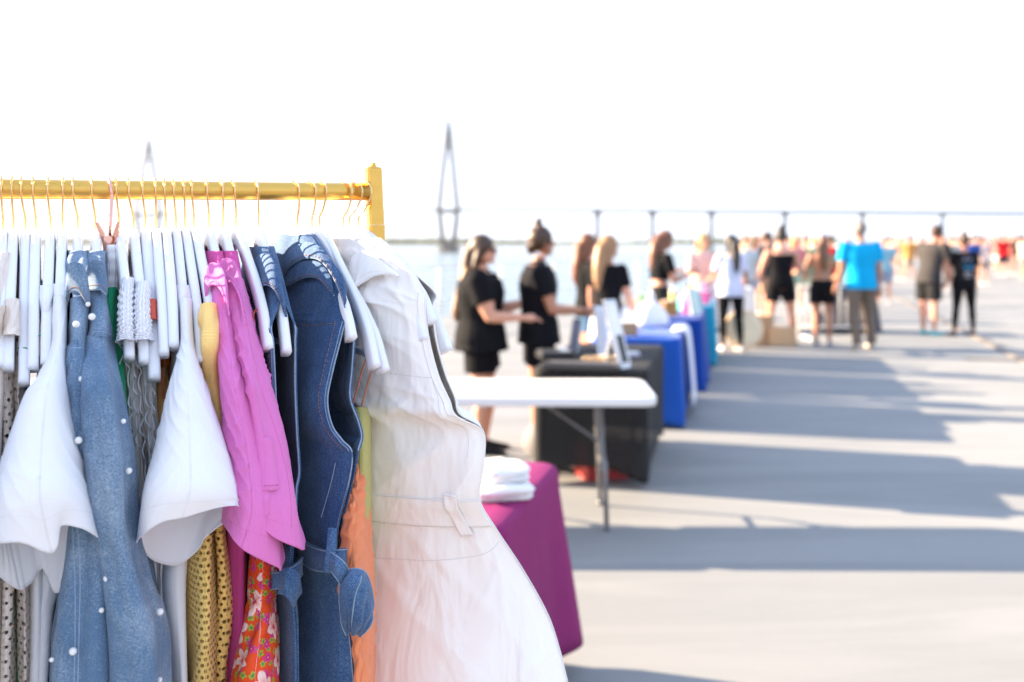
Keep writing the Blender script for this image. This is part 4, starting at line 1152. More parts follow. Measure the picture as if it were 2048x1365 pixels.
def ell(h, pl, pr, py, v, dv, tilt=0.0, n=8, fix=False):
    """ring of n points: front, front-right, right, back-right, back, back-left, left, front-left"""
    if v is None or (py <= 700 and not fix): v = h.va(py)-dv+.020
    out = []
    for k in range(n):
        a = 2*math.pi*k/n; px = (pl+pr)/2+(pr-pl)/2*math.sin(a); vv = v+dv*math.cos(a); out.append(h.W(px, py-tilt*math.cos(a), vv))
    return out
def rg(h, pts): return [h.W(*p) for p in pts]
def garment(name, h, label, cat, group=None):
    p = h.pt(0, 0, 1.615+h.dz); return thing(name, (p.x, p.y, p.z), label, cat, group)
# ================================================================ GARMENTS
M_tee = cloth('white_cotton', (.93,.925,.95), weave=1400, translucent=.14, wrinkle=.45, wscale=9, var=.02)
M_teehem = cloth('white_cotton_hem', (.86,.86,.92), weave=1400, translucent=.2, wrinkle=.1, wscale=20, var=.02)
M_jump = cloth('white_linen', (.96,.90,.845), weave=1100, wamp=.004, translucent=.06, wrinkle=.9, wscale=13, var=.02)
M_dlight = denim('light_denim', (.09,.16,.26), (.60,.70,.78), .9)
M_ddark = denim('dark_denim', (.024,.062,.155), (.25,.42,.62), .6)
M_dedge = denim('denim_edge', (.10,.17,.28), (.45,.52,.60), .5)
M_dseam = plain('denim_seam_pale', (.26,.34,.44), .9, vscale=300, var=.4)
M_thread = plain('brown_thread', (.32,.16,.07), .8)
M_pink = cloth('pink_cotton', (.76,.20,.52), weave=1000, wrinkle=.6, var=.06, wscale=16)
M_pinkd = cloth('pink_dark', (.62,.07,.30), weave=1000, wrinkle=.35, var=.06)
M_coral = cloth('coral_satin', (.90,.28,.12), rough=.5, weave=1000, wrinkle=.8, var=.08, wscale=18)
M_copper = plain('copper_strap', (.60,.17,.08), .5)
M_olive = cloth('olive_rib', (.52,.47,.17), weave=300, wrinkle=.2)
M_green = cloth('green_satin', (.0,.36,.15), rough=.5, weave=1000, wrinkle=.3)
M_pearl = plain('pearl', (.78,.77,.76), .18, var=.05)
M_orange = cloth('orange_cloth', (.95,.20,.02), wrinkle=.3)
M_tan = cloth('tan_cloth', (.62,.34,.12), wrinkle=.3)
M_pinkcast = None
def knit(name, col, dark, sx=190, sy=260, holes=0.0, hsx=110, hsy=95, hb=.3):
    """knitted yarn; holes > 0 opens a staggered lattice of eyelets"""
    t = NT(name); uv = t.n('ShaderNodeTexCoord').outputs['UV']; v = t.coord()
    sep = t.n('ShaderNodeSeparateXYZ', ins={0: uv})
    nz = t.noise(v, 70, 3); 
    X = t.math('MULTIPLY', sep.outputs[0], sx*2*math.pi); Y = t.math('MULTIPLY', sep.outputs[1], sy*2*math.pi)
    st = t.math('MULTIPLY', t.math('ABSOLUTE', t.math('SINE', t.math('MULTIPLY', X, .5))), t.math('ADD', .5, t.math('MULTIPLY', .5, t.math('SINE', t.math('ADD', Y, t.math('MULTIPLY', t.math('ABSOLUTE', t.math('SINE', X)), 2.0))))))
    f = t.math('ADD', t.math('MULTIPLY', st, .8), t.math('MULTIPLY', nz, .4))
    t.L(t.ramp(f, [(.1, dark), (.75, col)]), t.b.inputs['Base Color']); t.b.inputs['Roughness'].default_value = .95; t.b.inputs['Sheen Weight'].default_value = .2
    t.b.inputs['Specular IOR Level'].default_value = .1
    t.bump(f, .5, .0012)
    if holes:
        hx = t.math('MULTIPLY', sep.outputs[0], hsx); hy = t.math('MULTIPLY', sep.outputs[1], hsy)
        hx = t.math('ADD', hx, t.math('MULTIPLY', t.math('FLOOR', hy), .5))
        hx = t.math('ADD', hx, t.math('MULTIPLY', t.math('SUBTRACT', nz, .5), .35))
        fx = t.math('SUBTRACT', t.math('FRACT', hx), .5); fy = t.math('SUBTRACT', t.math('FRACT', hy), .5)
        r2 = t.math('ADD', t.math('MULTIPLY', t.math('MULTIPLY', fx, fx), 1.3), t.math('MULTIPLY', fy, fy))
        hole = t.math('LESS_THAN', r2, t.math('ADD', holes, t.math('MULTIPLY', t.math('SUBTRACT', t.noise(v, 120, 2), .5), holes*1.6)))
        tr = t.n('ShaderNodeBsdfTransparent'); mx = t.n('ShaderNodeMixShader', ins={0: hole}); t.L(t.b.outputs[0], mx.inputs[1]); t.L(tr.outputs[0], mx.inputs[2]); t.L(mx.outputs[0], t.out.inputs['Surface'])
    return t.m
M_yel = knit('yellow_crochet', (1.0,.76,.27,1), (1.0,.62,.16,1), 380, 300, .10, 105, 120)
M_yelp = knit('yellow_knit', (1.0,.76,.30,1), (1.0,.56,.15,1), 420, 420)
M_oat = knit('oatmeal_knit', (1.0,.88,.78,1), (.64,.54,.46,1), 330, 420)
M_oath = knit('oatmeal_crochet', (1.0,.87,.76,1), (.62,.52,.44,1), 420, 420, .07, 95, 110)
def floral_mat():
    t = NT('orange_floral'); uv = t.n('ShaderNodeTexCoord').outputs['UV']; v = t.coord()
    warp = t.n('ShaderNodeTexNoise', ins={'Vector': uv, 'Scale': 30.0, 'Detail': 2}).outputs[1]
    wv = t.n('ShaderNodeVectorMath', operation='MULTIPLY_ADD', ins={0: warp, 1: (.018,.018,0), 2: uv}).outputs[0]
    base = t.mix(t.noise(v, 60, 2), (.72,.045,.010,1), (.85,.10,.02,1))
    def flowers(scale, thr, petals, c_out, c_in, c_mid, base, seed, size=.42):
        mp = t.n('ShaderNodeMapping', ins={0: wv, 'Location': (seed, seed*.7, 0), 'Scale': (scale, scale, 0)})
        vo = t.n('ShaderNodeTexVoronoi', voronoi_dimensions='2D', ins={'Vector': mp.outputs[0], 'Scale': 1.0, 'Randomness': .8})
        d = t.n('ShaderNodeVectorMath', operation='SUBTRACT', ins={0: mp.outputs[0], 1: vo.outputs['Position']}).outputs[0]
        se = t.n('ShaderNodeSeparateXYZ', ins={0: d}); ang = t.math('ARCTAN2', se.outputs[1], se.outputs[0])
        rnd = t.n('ShaderNodeSeparateXYZ', ins={0: vo.outputs['Color']})
        r = vo.outputs['Distance']; pc = t.math('ABSOLUTE', t.math('COSINE', t.math('ADD', t.math('MULTIPLY', ang, petals/2), t.math('MULTIPLY', rnd.outputs[0], 6))))
        rad = t.math('MULTIPLY', t.math('ADD', .45, t.math('MULTIPLY', pc, .55)), size)
        q = t.math('DIVIDE', r, rad); mask = t.math('MULTIPLY', t.math('LESS_THAN', q, 1.0), t.math('GREATER_THAN', rnd.outputs[1], thr))
        col = t.ramp(q, [(0, c_mid), (.18, c_mid), (.24, c_in), (.75, c_out), (.93, c_out), (.97, c_in)])
        vein = t.math('ABSOLUTE', t.math('SINE', t.math('MULTIPLY', ang, petals*2.5)))
        col = t.mix(t.math('MULTIPLY', t.math('LESS_THAN', vein, .25), .5), col, c_in)
        return t.mix(mask, base, col)
    c = flowers(62, .25, 5, (.45,.42,.05,1), (.08,.28,.05,1), (.05,.2,.04,1), base, 3.3, .36)
    c = flowers(48, .3, 6, (.70,.06,.25,1), (.45,.01,.12,1), (.8,.3,.3,1), c, 7.1, .40)
    c = flowers(23, .30, 5, (.85,.62,.55,1), (.80,.25,.20,1), (.55,.01,.08,1), c, 1.7, .50)
    t.L(c, t.b.inputs['Base Color']); t.b.inputs['Roughness'].default_value = .75; t.b.inputs['Specular IOR Level'].default_value = .2
    t.bump(t.noise(v, 30, 3), .4, .01); return t.m
M_flor = floral_mat()
def sheer_mat(name, col, alpha):
    t = NT(name); t.b.inputs['Base Color'].default_value = c4(col); t.b.inputs['Roughness'].default_value = .8
    v = t.coord('UV'); wv = t.n('ShaderNodeTexWave', ins={'Vector': v, 'Scale': 55.0, 'Distortion': 3.0, 'Detail': 2}).outputs[1]
    tr = t.n('ShaderNodeBsdfTransparent'); mx = t.n('ShaderNodeMixShader'); t.L(t.math('MULTIPLY_ADD', wv, .2, alpha-.1), mx.inputs[0]); t.L(tr.outputs[0], mx.inputs[1]); t.L(t.b.outputs[0], mx.inputs[2]); t.L(mx.outputs[0], t.out.inputs['Surface'])
    t.bump(wv, .5, .003); return t.m
M_sheer = sheer_mat('sheer_white', (.88,.87,.90), .85)
M_sheerg = sheer_mat('sheer_grey', (.90,.82,.78), .94)
BOT = 1560   # garments run on well below the frame

# ---- oatmeal ribbed top, extreme left
h = HANG[0]; g = garment('knit_top', h, 'ribbed oatmeal knit top cut by the left edge of the photo', 'top', )
Surf(slab_rows(h, [(None,-18,10,.04,-.04),(None,-16,11,.12,-.14),(None,-15,11,.19,-.19),(620,-24,10,.215,-.21),(760,-30,12,.21,-.22),(1000,-32,12,.21,-.22),(BOT,-40,16,.22,-.24)]), True, 96, 120, ripple=0.0043, seed=4).obj('body', M_oat, g)
h = HANG[-1]; g = garment('knit_top', h, 'pale knit top mostly outside the left edge of the photo', 'top')
Surf(slab_rows(h, [(None,-40,-12,.04,-.04),(None,-38,-10,.12,-.14),(None,-40,-10,.19,-.19),(640,-50,-12,.215,-.21),(1000,-60,-12,.21,-.22),(BOT,-70,-14,.22,-.24)]), True, 64, 80, ripple=0.0043, seed=14).obj('body', M_oat, g)
for _k, (_m, _n) in enumerate(((M_tee,'white'),(M_dlight,'light denim'),(M_pink,'pink'),(M_coral,'coral'))):  # unseen tops added at left to keep low sun off the visible clothes
    h = HANG[-2-_k]; g = garment('added_shade_top', h, '%s top added out of view on the left of the rail to shade the clothes' % _n, 'top'); c = h.pxa(.2)
    Surf(slab_rows(h, [(None,0,0,.09,-.09),(None,0,0,.15,-.15),(None,0,0,.2,-.2),(760,c-18,c+16,.26,-.21),(1000,c-22,c+20,.33,-.22),(BOT,c-26,c+24,.33,-.24)]), True, 64, 80, ripple=.005, seed=200+_k).obj('body', _m, g)
# ---- oatmeal crochet cardigan on hanger 1
h = HANG[1]; g = garment('crochet_cardigan', h, 'long oatmeal crochet cardigan with eyelet stripes, left of the white tee', 'cardigan')
Surf([ell(h,12,39,600,0,.030,3), ell(h,9,39,625,0,.034,4), ell(h,5,39,655,0,.036,5), ell(h,4,39,674,0,.036,5)], True, 80, 60, ripple=0.0017, seed=2, ku=(5,12)).obj('sleeve_cuff', M_oat, g)
Surf(slab_rows(h, [(640,8,30,.185,-.19),(700,2,28,.188,-.20),(800,-3,22,.19,-.2),(950,-6,24,.195,-.21),(1157,-8,32,.20,-.22),(BOT,-14,30,.21,-.24)]), True, 120, 160, ripple=0.0065, seed=5, ku=(3,8)).obj('front_panel', M_oath, g)
Surf(slab_rows(h, [(660,26,40,.17,-.17),(740,27,46,.18,-.18),(900,28,50,.185,-.19),(1157,34,60,.19,-.2),(BOT,38,66,.2,-.22)]), True, 120, 160, ripple=0.0043, seed=9, ku=(3,8)).obj('back_panel', M_oath, g)
# ---- green floral camisoles
for key, px0, lb in ((2, 44, 'green floral camisole hanging by thin straps from the low hanger at far left'), (3, 84, 'green floral camisole behind the left white tee')):
    h = HANG[key]; g = garment('floral_camisole', h, lb, 'camisole', 'green floral camisoles')
    m = MB(); c = [h.W(x, y, v) for x, y, v in ((px0-7,697 if key==2 else 671,.196),(px0+9,697 if key==2 else 673,.200),(px0+11,705,.19),(px0+9,760,.15),(px0+8,880,.15))]
    m.tube(cr(np.array([tuple(p) for p in c]), 20), .0011, 6); m.obj('strap', plain('green_floral_strap', (.05,.33,.16), .7, vscale=400, var=.9), g, smooth=True)
    Surf(slab_rows(h, [(860,px0-2,px0+10,.14,-.14),(1000,px0-8,px0+10,.16,-.15),(1180,px0-14,px0+24,.17,-.17),(BOT,px0-20,px0+26,.18,-.2)]), True, 64, 64, ripple=0.0029, seed=key).obj('body', plain('green_floral', (.07,.27,.13), .8, vscale=260, var=.95), g)
# ---- white tee behind (hanger 4)
h = HANG[4]; g = garment('white_tee', h, 'white cotton tee furthest left, mostly behind the wide sleeved one', 'tee', 'white tees on the rail')
Surf(slab_rows(h, [(None,92,112,.15,-.15),(None,84,108,.175,-.175),(660,82,108,.185,-.19),(700,80,106,.20,-.2),(800,66,100,.20,-.2),(950,50,96,.2,-.2),(1200,56,100,.2,-.2),(BOT,40,100,.21,-.21)]), True, 96, 110, ripple=0.0029, seed=21).obj('body', M_tee, g)
# ---- tee 1 with flaring sleeve (hanger 5)
def hem(S, v, parent, n=100, closed=True, mat=M_tee, off=.0008, r=.0005):
    S.seam([(q, v) for q in np.linspace(0, 1, 30)], mat, parent, r=r, off=off, name='hem_seam', n=n)
h = HANG[5]; g = garment('white_tee', h, 'white cotton tee whose wide sleeve flares open beside the pearl denim jackets', 'tee', 'white tees on the rail')
rows = [ell(h,107,133,596,0,.03,4,14), ell(h,105,133,640,0,.035,6,14), ell(h,103,133,692,0,.04,8,14), ell(h,82,134,745,.222,.05,8,14), ell(h,50,138,790,.235,.06,4,14), ell(h,24,150,860,.25,.065,0,14), ell(h,4,163,930,.262,.07,0,14), ell(h,-14,180,1000,.272,.075,4,14),
        rg(h, [(104,1104,.325),(118,1052,.325),(158,1056,.320),(192,1074,.300),(197,1086,.275),(168,1130,.250),(136,1168,.232),(114,1184,.222),(88,1136,.205),(60,1168,.215),(38,1180,.225),(-4,1150,.245),(-24,1098,.285),(40,1084,.330)])]
S = Surf(rows, True, 128, 120, ripple=0.0061, seed=31, ku=(1,3), kv=(.05,.3), fall=lambda U, V: V**1.5, disp=creases(len(rows)+int(h.N.x*1000)%50, .0035, 16))
S.obj('sleeve', M_tee, g, .0016); S.seam([(q, .925) for q in np.linspace(0, 1, 40)], M_teehem, g, .0005, .0006, 'hem_seam', 120); S.seam([(q, .995) for q in np.linspace(0, 1, 40)], M_teehem, g, .0011, 0, 'hem_edge', 160)
Surf(slab_rows(h, [(None,108,132,.15,-.15),(None,104,131,.175,-.175),(700,100,130,.19,-.19),(900,86,132,.19,-.19),(1160,72,134,.195,-.195),(1230,64,112,.20,-.2),(1365,58,108,.20,-.2),(BOT,50,110,.20,-.2)]), True, 110, 130, ripple=0.0043, seed=33).obj('body', M_tee, g)
# ---- light denim pearl jackets
def pearl_at(S, u, v, r, g):
    p = S.at(u, v, r*.6); return MB().ball(p, r, 14, 10).obj('pearl', M_pearl, g, smooth=True)
def pearls_px(h, lst, g, v):
    for px, py, r in lst:
        MB().ball(h.W(px, py, v), r, 14, 10).obj('pearl', M_pearl, g, smooth=True)
def collar(h, rows, mat, g, edge=None, nm='collar', thick=.003, thread=True, base=None, off=.004):
    n = len(rows)
    if base is None: pts = [[h.W(*p) for p in r] for r in rows]
    else: pts = [[base.pick(p[0], p[1], off+(.003 if 0 < i < n-1 else 0)+(.002 if i == n-1 else 0)) for p in r] for i, r in enumerate(rows)]
    # a smooth sheet just clear of the picked surface
    if base is not None:
        for r in pts:
            x = np.array([q.x/q.y for q in r]); y = np.array([q.y for q in r])
            k = np.polyfit(x-x.mean(), y, 2 if len(r) > 4 else 1); ft = np.polyval(k, x-x.mean()); ft = ft+min(0, max(-.010, (y-ft).min()*.7))
            for i, q in enumerate(r): r[i] = Vector((q.x*ft[i]/q.y, ft[i], EYE+(q.z-EYE)*ft[i]/q.y))
    S = Surf(pts, False, 60, 30); o = S.obj(nm, mat, g, thick)
    S.seam([(0,1),(.5,1),(1,1)] if False else [(q, 1.0) for q in np.linspace(0, 1, 12)], edge or M_dseam, g, .0011, .0, 'collar_edge', 50)
    S.seam([(q, .84) for q in np.linspace(.02, .98, 12)], M_thread if thread else (edge or M_dseam), g, .0005, .0018, 'topstitch', 90, dash=1)
    return S
jl = 'light wash denim jacket with sewn pearls, %s of the pair'
h = HANG[6]; g = garment('denim_jacket', h, jl % 'left', 'denim jacket', 'pearl denim jackets')
S6 = Surf([ell(h,142,178,600,None,.03,6), ell(h,141,176,640,None,.035,6), ell(h,140,172,688,None,.04,6), ell(h,134,171,712,.205,.045,3), ell(h,135,175,760,.215,.05), ell(h,142,180,850,.222,.055), ell(h,146,200,930,.222,.06), ell(h,142,226,1020,.222,.06), ell(h,132,236,1120,.225,.06), ell(h,116,242,1240,.228,.065), ell(h,104,246,1365,.23,.07), ell(h,96,250,BOT,.235,.07)],
    True, 150, 220, ripple=0.0084, seed=41, ku=(2,5), kv=(.05,.35), fall=lambda U, V: np.clip(V*2.2-.35, 0, 1), disp=creases(5, .004, 22))
S6.obj('sleeve', M_dlight, g, .0025)
Surf(slab_rows(h, [(None,141,172,.05,-.05),(None,142,174,.13,-.13),(640,142,172,.17,-.18),(760,138,170,.185,-.2),(1000,120,190,.19,-.2),(BOT,90,200,.20,-.22)]), True, 110, 130, ripple=0.0058, seed=42).obj('body', M_dlight, g, .0025)
collar(h, [[(134,580,.02),(134,550,.03),(140,528,.055),(152,524,.075),(164,530,.085),(172,550,.095),(178,590,.10)], [(134,590,.05),(136,572,.07),(142,560,.085),(152,556,.10),(162,562,.115),(170,582,.12),(178,608,.12)], [(134,602,.07),(138,588,.085),(144,584,.105),(152,582,.12),(161,586,.125),(170,600,.13),(178,612,.125)]], M_dlight, g, base=S6)
S6.seam([(q, .235) for q in np.linspace(-.25, .3, 12)], M_dseam, g, .0010, .0006, 'shoulder_seam')
S6.seam([(q, .25) for q in np.linspace(-.25, .3, 12)], M_dseam, g, .0006, .0006, 'shoulder_seam')
for k in (0, .018): S6.seam([(-.14+k, .56), (-.11+k, .7), (-.08+k, .85), (-.07+k, 1)], M_dseam, g, .0008, .0008, 'side_seam')
h7 = h = HANG[7]; g7 = g = garment('denim_jacket', h, jl % 'right', 'denim jacket', 'pearl denim jackets')
S7 = Surf([ell(h,180,208,578,None,.03,6), ell(h,182,215,620,None,.035,6), ell(h,178,221,668,None,.04,8), ell(h,168,223,690,None,.05,4), ell(h,162,236,760,.232,.055), ell(h,160,250,830,.242,.06), ell(h,168,266,930,.25,.06), ell(h,180,270,1037,.25,.06), ell(h,200,290,1140,.252,.06), ell(h,208,328,1240,.252,.07), ell(h,214,338,1365,.252,.07), ell(h,216,342,BOT,.255,.07)],
    True, 170, 240, ripple=0.0090, seed=44, ku=(2,5), kv=(.03,.25), fall=lambda U, V: np.clip(V*2.2-.3, 0, 1), disp=creases(9, .004, 24))
S7.obj('sleeve', M_dlight, g, .0025)
Surf(slab_rows(h, [(None,180,208,.05,-.05),(None,180,212,.13,-.13),(640,182,216,.17,-.18),(760,190,240,.185,-.2),(1000,230,282,.19,-.2),(1200,270,328,.19,-.2),(BOT,280,345,.20,-.22)]), True, 110, 130, ripple=0.0058, seed=45).obj('body', M_dlight, g, .0025)
collar(h, [[(171,575,.0),(172,545,.02),(180,524,.045),(194,520,.065),(204,526,.075),(210,545,.085),(213,566,.09)], [(171,582,.04),(174,566,.055),(182,556,.075),(193,554,.085),(203,558,.095),(209,572,.10),(213,582,.10)], [(172,580,.06),(176,580,.075),(182,580,.09),(192,580,.10),(202,580,.105),(208,586,.11),(213,590,.11)]], M_dlight, g, base=S7)
S7.seam([(q, .195) for q in np.linspace(-.3, .3, 14)], M_dseam, g, .0010, .0006, 'shoulder_seam')
S7.seam([(q, .215) for q in np.linspace(-.3, .3, 14)], M_dseam, g, .0007, .0006, 'shoulder_seam')
S7.seam([(-.05,.22),(.0,.5),(.03,.75),(.0,1)], M_dseam, g, .0005, .0008, 'sleeve_seam')
pearls_px(HANG[7], [(184,634,.0042),(258,942,.0040),(214,1157,.0045),(203,1221,.0033),(146,1303,.0047),(247,843,.0031),(103,1320,.0028),(157,881,.0044),(320,1224,.0045),(319,1360,.0035),(286,1277,.0028),(275,1288,.0035)], g7, .297)
pearls_px(HANG[6], [(176,609,.0030),(153,649,.0042),(162,759,.0040),(154,791,.0033)], bpy.data.objects['denim_jacket'], .262)
# ---- rose gold clip hanger with lace and green satin
h = Hg(222, 222, (232, 735)); p = h.top
T = thing('clip_hanger', p, 'rose gold hanger with a big clip gripping the white lace of the green slip', 'clip hanger')
r = .0215; ct = p+Vector((0,0,RR-r+.003)); pts = [ct+h.t*(r*math.sin(math.radians(a)))+Vector((0,0,r*math.cos(math.radians(a))))-h.s*.003*math.cos(math.radians(a)) for a in np.linspace(-120, 105, 24)]
cz = EYE-.001*1.5
pc = P(219, 480, h.N.y-.035); pc = Vector(pc)
for q in (.3, .6, .85, 1): pts.append(pts[23].lerp(pc+Vector((.001,0,.02)), q)+h.t*.004*math.sin(math.pi*q))
pts.append(pc+Vector((0,.002,.003))); MB().tube(pts, .0024, 10).obj('hook', M_rose, T, smooth=True)
def prong(a, b, c_, w=.0045):
    m = MB(); rings = []
    for q, (px, py) in enumerate((a, b, c_)):
        c = Vector(P(px, py, pc.y+(.003 if q == 1 else 0))); ww = (w*.45, w, w*.7)[q]
        rings.append([c+Vector((x*ww, y*.003, 0)) for x, y in ((1,1),(-1,1),(-1,-1),(1,-1))])
    m.rings(rings); return m
prong((194,445),(212,484),(215,520)).obj('prong', M_rose, T, bevel=.0006); prong((238,444),(229,480),(222,494)).obj('prong', M_rose, T, bevel=.0006)
MB().tube([pc+Vector((0,-.004,0)), pc+Vector((0,-.0065,0))], .0065, 20).obj('spring_disc', M_rose, T, smooth=False, bevel=.0006)
g = garment('green_slip', h, 'bright green satin slip with a gathered white lace top held by the clip', 'slip')
M_lace = knit('white_lace', (.95,.92,.9,1), (.6,.55,.55,1), 300, 60)
Surf([ell(h,215,236,490,.045,.006,fix=True), ell(h,213,239,515,.05,.012,fix=True), ell(h,211,240,550,.055,.02,fix=True), ell(h,206,240,572,.062,.025,fix=True), ell(h,206,240,581,.064,.027,fix=True)], True, 80, 60, ripple=0.0016, seed=51, ku=(8,18), kv=(0,.2)).obj('lace_top', M_lace, g)
Surf([ell(h,205,241,570,.060,.02,fix=True), ell(h,203,241,590,.07,.03,fix=True), ell(h,214,243,650,.10,.05,fix=True), ell(h,222,245,720,.12,.07), ell(h,228,250,800,.13,.08), ell(h,236,262,950,.14,.09), ell(h,240,290,BOT,.15,.12)], True, 80, 120, ripple=0.0043, seed=52, ku=(2,6)).obj('body', M_green, g)
# ---- ruffled tops
for key, a, b, lb, sd in ((8, (236,270), (246,282), 'left', 61), (9, (265,304), (280,318), 'right', 62)):
    h = HANG[key]; g = garment('ruffled_top', h, 'white sheer ruffled top with lettuce edges, %s of the two' % lb, 'top', 'white ruffled tops')
    S = Surf([ell(h,a[0]+8,a[1]-2,558 if key==8 else 566,.075,.018,4), ell(h,a[0]+2,a[1]-3,600,.115,.024,5), ell(h,a[0]+1,a[1]-2,640,.150,.026,6), ell(h,a[0],a[1],668,.172,.028,6), ell(h,a[0]-2,a[1]+3,684,.182,.03,6)], True, 100, 130,
             disp=lambda U, V, k=sd: .0010*np.sin(V*80+3*np.sin(U*6.28*2+k+V*4))+.0008*np.sin(U*6.28*11+V*14+2*np.sin(V*9)))
    S.obj('gathered_strap', M_sheer, g, .001)
    S.seam([(q, .995) for q in np.linspace(0, 1, 40)], M_teehem, g, .0012, .0, 'lettuce_edge', 120)
    Surf(slab_rows(h, [(690,b[0]-2,b[1]-6,.16,-.16),(760,b[0]-3,b[1]-2,.165,-.17),(860,b[0],b[1]+6,.17,-.17),(960,b[0]+10,b[1]+12,.17,-.18),(1100,b[0]+18,b[1]+16,.17,-.18),(BOT,b[0]+20,b[1]+20,.17,-.18)]), True, 90, 120, ripple=0.0043, seed=sd, ku=(4,10)).obj('body', M_sheerg, g)
    for q, (x0, x1, y0, y1) in enumerate(((b[0]-4, b[0]+12, 682, 955),(b[0]+8, b[0]+24, 690, 940),(b[0]+22, b[0]+30, 690, 900))):
        pts = []
        for k in range(70):
            f = k/69; y = y0+(y1-y0)*f; x = x0+(x1-x0)*f**1.3+5.5*math.sin(k*.55+q*2+sd)*(.6+.4*math.sin(k*.17+q)); pts.append(h.W(x, y+3*math.cos(k*.55+q), .178+.006*math.cos(k*.55+q)))
        m = MB(); rib = []
        for i, p_ in enumerate(pts): rib.append(p_)
        m.tube(rib, .0011, 6); m.obj('lettuce_edge', M_teehem, g, smooth=True)
# ---- coral strap and orange dresses glimpsed between
h = HANG[10]; g = garment('orange_dress', h, 'orange dress hung by a coral strap, glimpsed left of the middle white tee', 'dress')
Surf([ell(h,293,313,600,None,.014,2), ell(h,293,313,620,None,.014,2), ell(h,294,314,640,None,.014,2)], True, 40, 20).obj('strap', cloth('coral_strap', (.62,.10,.06)), g)
Surf(slab_rows(h, [(735,304,336,.12,-.12),(820,298,344,.14,-.15),(1000,296,348,.15,-.16),(1200,306,356,.16,-.17),(BOT,320,380,.17,-.2)]), True, 90, 120, ripple=0.0072, seed=71, ku=(3,8)).obj('body', M_tan, g)
h = HANG[11]; g = garment('orange_dress', h, 'vivid red orange dress seen in the narrow gap beside the middle white tee', 'dress')
Surf(slab_rows(h, [(700,318,340,.09,-.12),(780,318,352,.10,-.15),(1000,318,360,.11,-.16),(BOT,330,400,.13,-.2)]), True, 90, 120, ripple=0.0072, seed=72, ku=(3,8)).obj('body', M_orange, g)
for a, b in ((318, 336), (330, 322)):
    MB().tube([h.W(a, 715, .16), h.W((a+b)/2, 780, .14), h.W(b, 860, .12)], .0009, 6).obj('strap', M_copper, g, smooth=True)
# ---- tee 2
h = HANG[13]; g = garment('white_tee', h, 'white cotton tee in the middle, its wide sleeve open over the yellow crochet top', 'tee', 'white tees on the rail')
rows = [ell(h,358,383,600,0,.03,4,14), ell(h,360,384,640,0,.035,6,14), ell(h,360,388,690,0,.04,6,14), ell(h,350,398,735,.222,.045,6,14), ell(h,336,416,785,.235,.055,4,14), ell(h,320,438,850,.25,.06,0,14), ell(h,304,460,915,.262,.07,0,14), ell(h,286,478,985,.275,.075,4,14),
        rg(h, [(366,1034,.335),(400,1022,.335),(440,1014,.328),(478,1012,.305),(488,1020,.275),(452,1046,.245),(412,1072,.228),(392,1104,.215),(356,1131,.212),(312,1124,.222),(286,1104,.245),(273,1086,.275),(292,1066,.305),(326,1044,.325)])]
S = Surf(rows, True, 128, 120, ripple=0.0055, seed=36, ku=(1,3), kv=(.05,.3), fall=lambda U, V: V**1.5, disp=creases(len(rows)+int(h.N.x*1000)%50, .0035, 16))
S.obj('sleeve', M_tee, g, .0016); S.seam([(q, .925) for q in np.linspace(0, 1, 40)], M_teehem, g, .0005, .0006, 'hem_seam', 120); S.seam([(q, .995) for q in np.linspace(0, 1, 40)], M_teehem, g, .0011, 0, 'hem_edge', 160)
Surf(slab_rows(h, [(None,356,380,.15,-.15),(None,358,382,.175,-.175),(700,352,380,.19,-.19),(900,330,380,.19,-.19),(1110,318,384,.195,-.195),(1200,320,380,.20,-.2),(1365,342,380,.20,-.2),(BOT,352,384,.20,-.2)]), True, 110, 130, ripple=0.0029, seed=37).obj('body', M_tee, g)
# ---- magenta dress glimpsed
h = HANG[14]; g = garment('magenta_dress', h, 'dark magenta pleated dress seen between the yellow crochet and floral dress', 'dress')
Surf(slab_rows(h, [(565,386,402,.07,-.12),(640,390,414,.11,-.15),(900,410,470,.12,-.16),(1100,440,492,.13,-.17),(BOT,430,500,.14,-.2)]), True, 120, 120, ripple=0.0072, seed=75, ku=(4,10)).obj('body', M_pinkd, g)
# ---- yellow crochet tops
h = HANG[15]; g = garment('crochet_blouse', h, 'butter yellow crochet top with open mesh body, sleeve round the hanger tip', 'top', 'yellow crochet tops')
S = Surf([ell(h,402,434,612,None,.022,6), ell(h,400,439,640,None,.028,8), ell(h,403,440,662,None,.03,10), ell(h,402,440,690,None,.035), ell(h,404,446,760,.175,.04), ell(h,416,458,840,.182,.045), ell(h,430,471,900,.188,.05), ell(h,440,474,916,.19,.05)], True, 90, 120, ripple=0.0023, seed=81, ku=(3,8))
S.obj('sleeve', M_yelp, g, .003)
Surf(slab_rows(h, [(640,406,430,.13,-.16),(680,404,438,.15,-.17),(900,410,448,.165,-.18),(1040,420,452,.17,-.19),(1160,432,464,.18,-.2),(1250,432,466,.18,-.2),(1365,424,450,.18,-.2),(BOT,420,450,.18,-.2)]), True, 150, 200, ripple=0.0043, seed=82, ku=(3,7)).obj('body', M_yel, g, .002)
h = HANG[14]; g = garment('crochet_blouse', h, 'butter yellow crochet top with open mesh body, left one under the white sleeve', 'top', 'yellow crochet tops')
Surf(slab_rows(h, [(655,384,410,.15,-.17),(700,386,416,.17,-.18),(900,380,430,.195,-.19),(1050,374,436,.20,-.2),(1250,378,438,.21,-.2),(1365,380,436,.21,-.2),(BOT,378,440,.21,-.2)]), True, 150, 200, ripple=0.0051, seed=83, ku=(3,7)).obj('body', M_yel, g, .002)
M_amber = cloth('amber_inner_shade', (1.0,.68,.22), wrinkle=.3)  # inner sheet added to stand in for the shaded inside seen through the holes
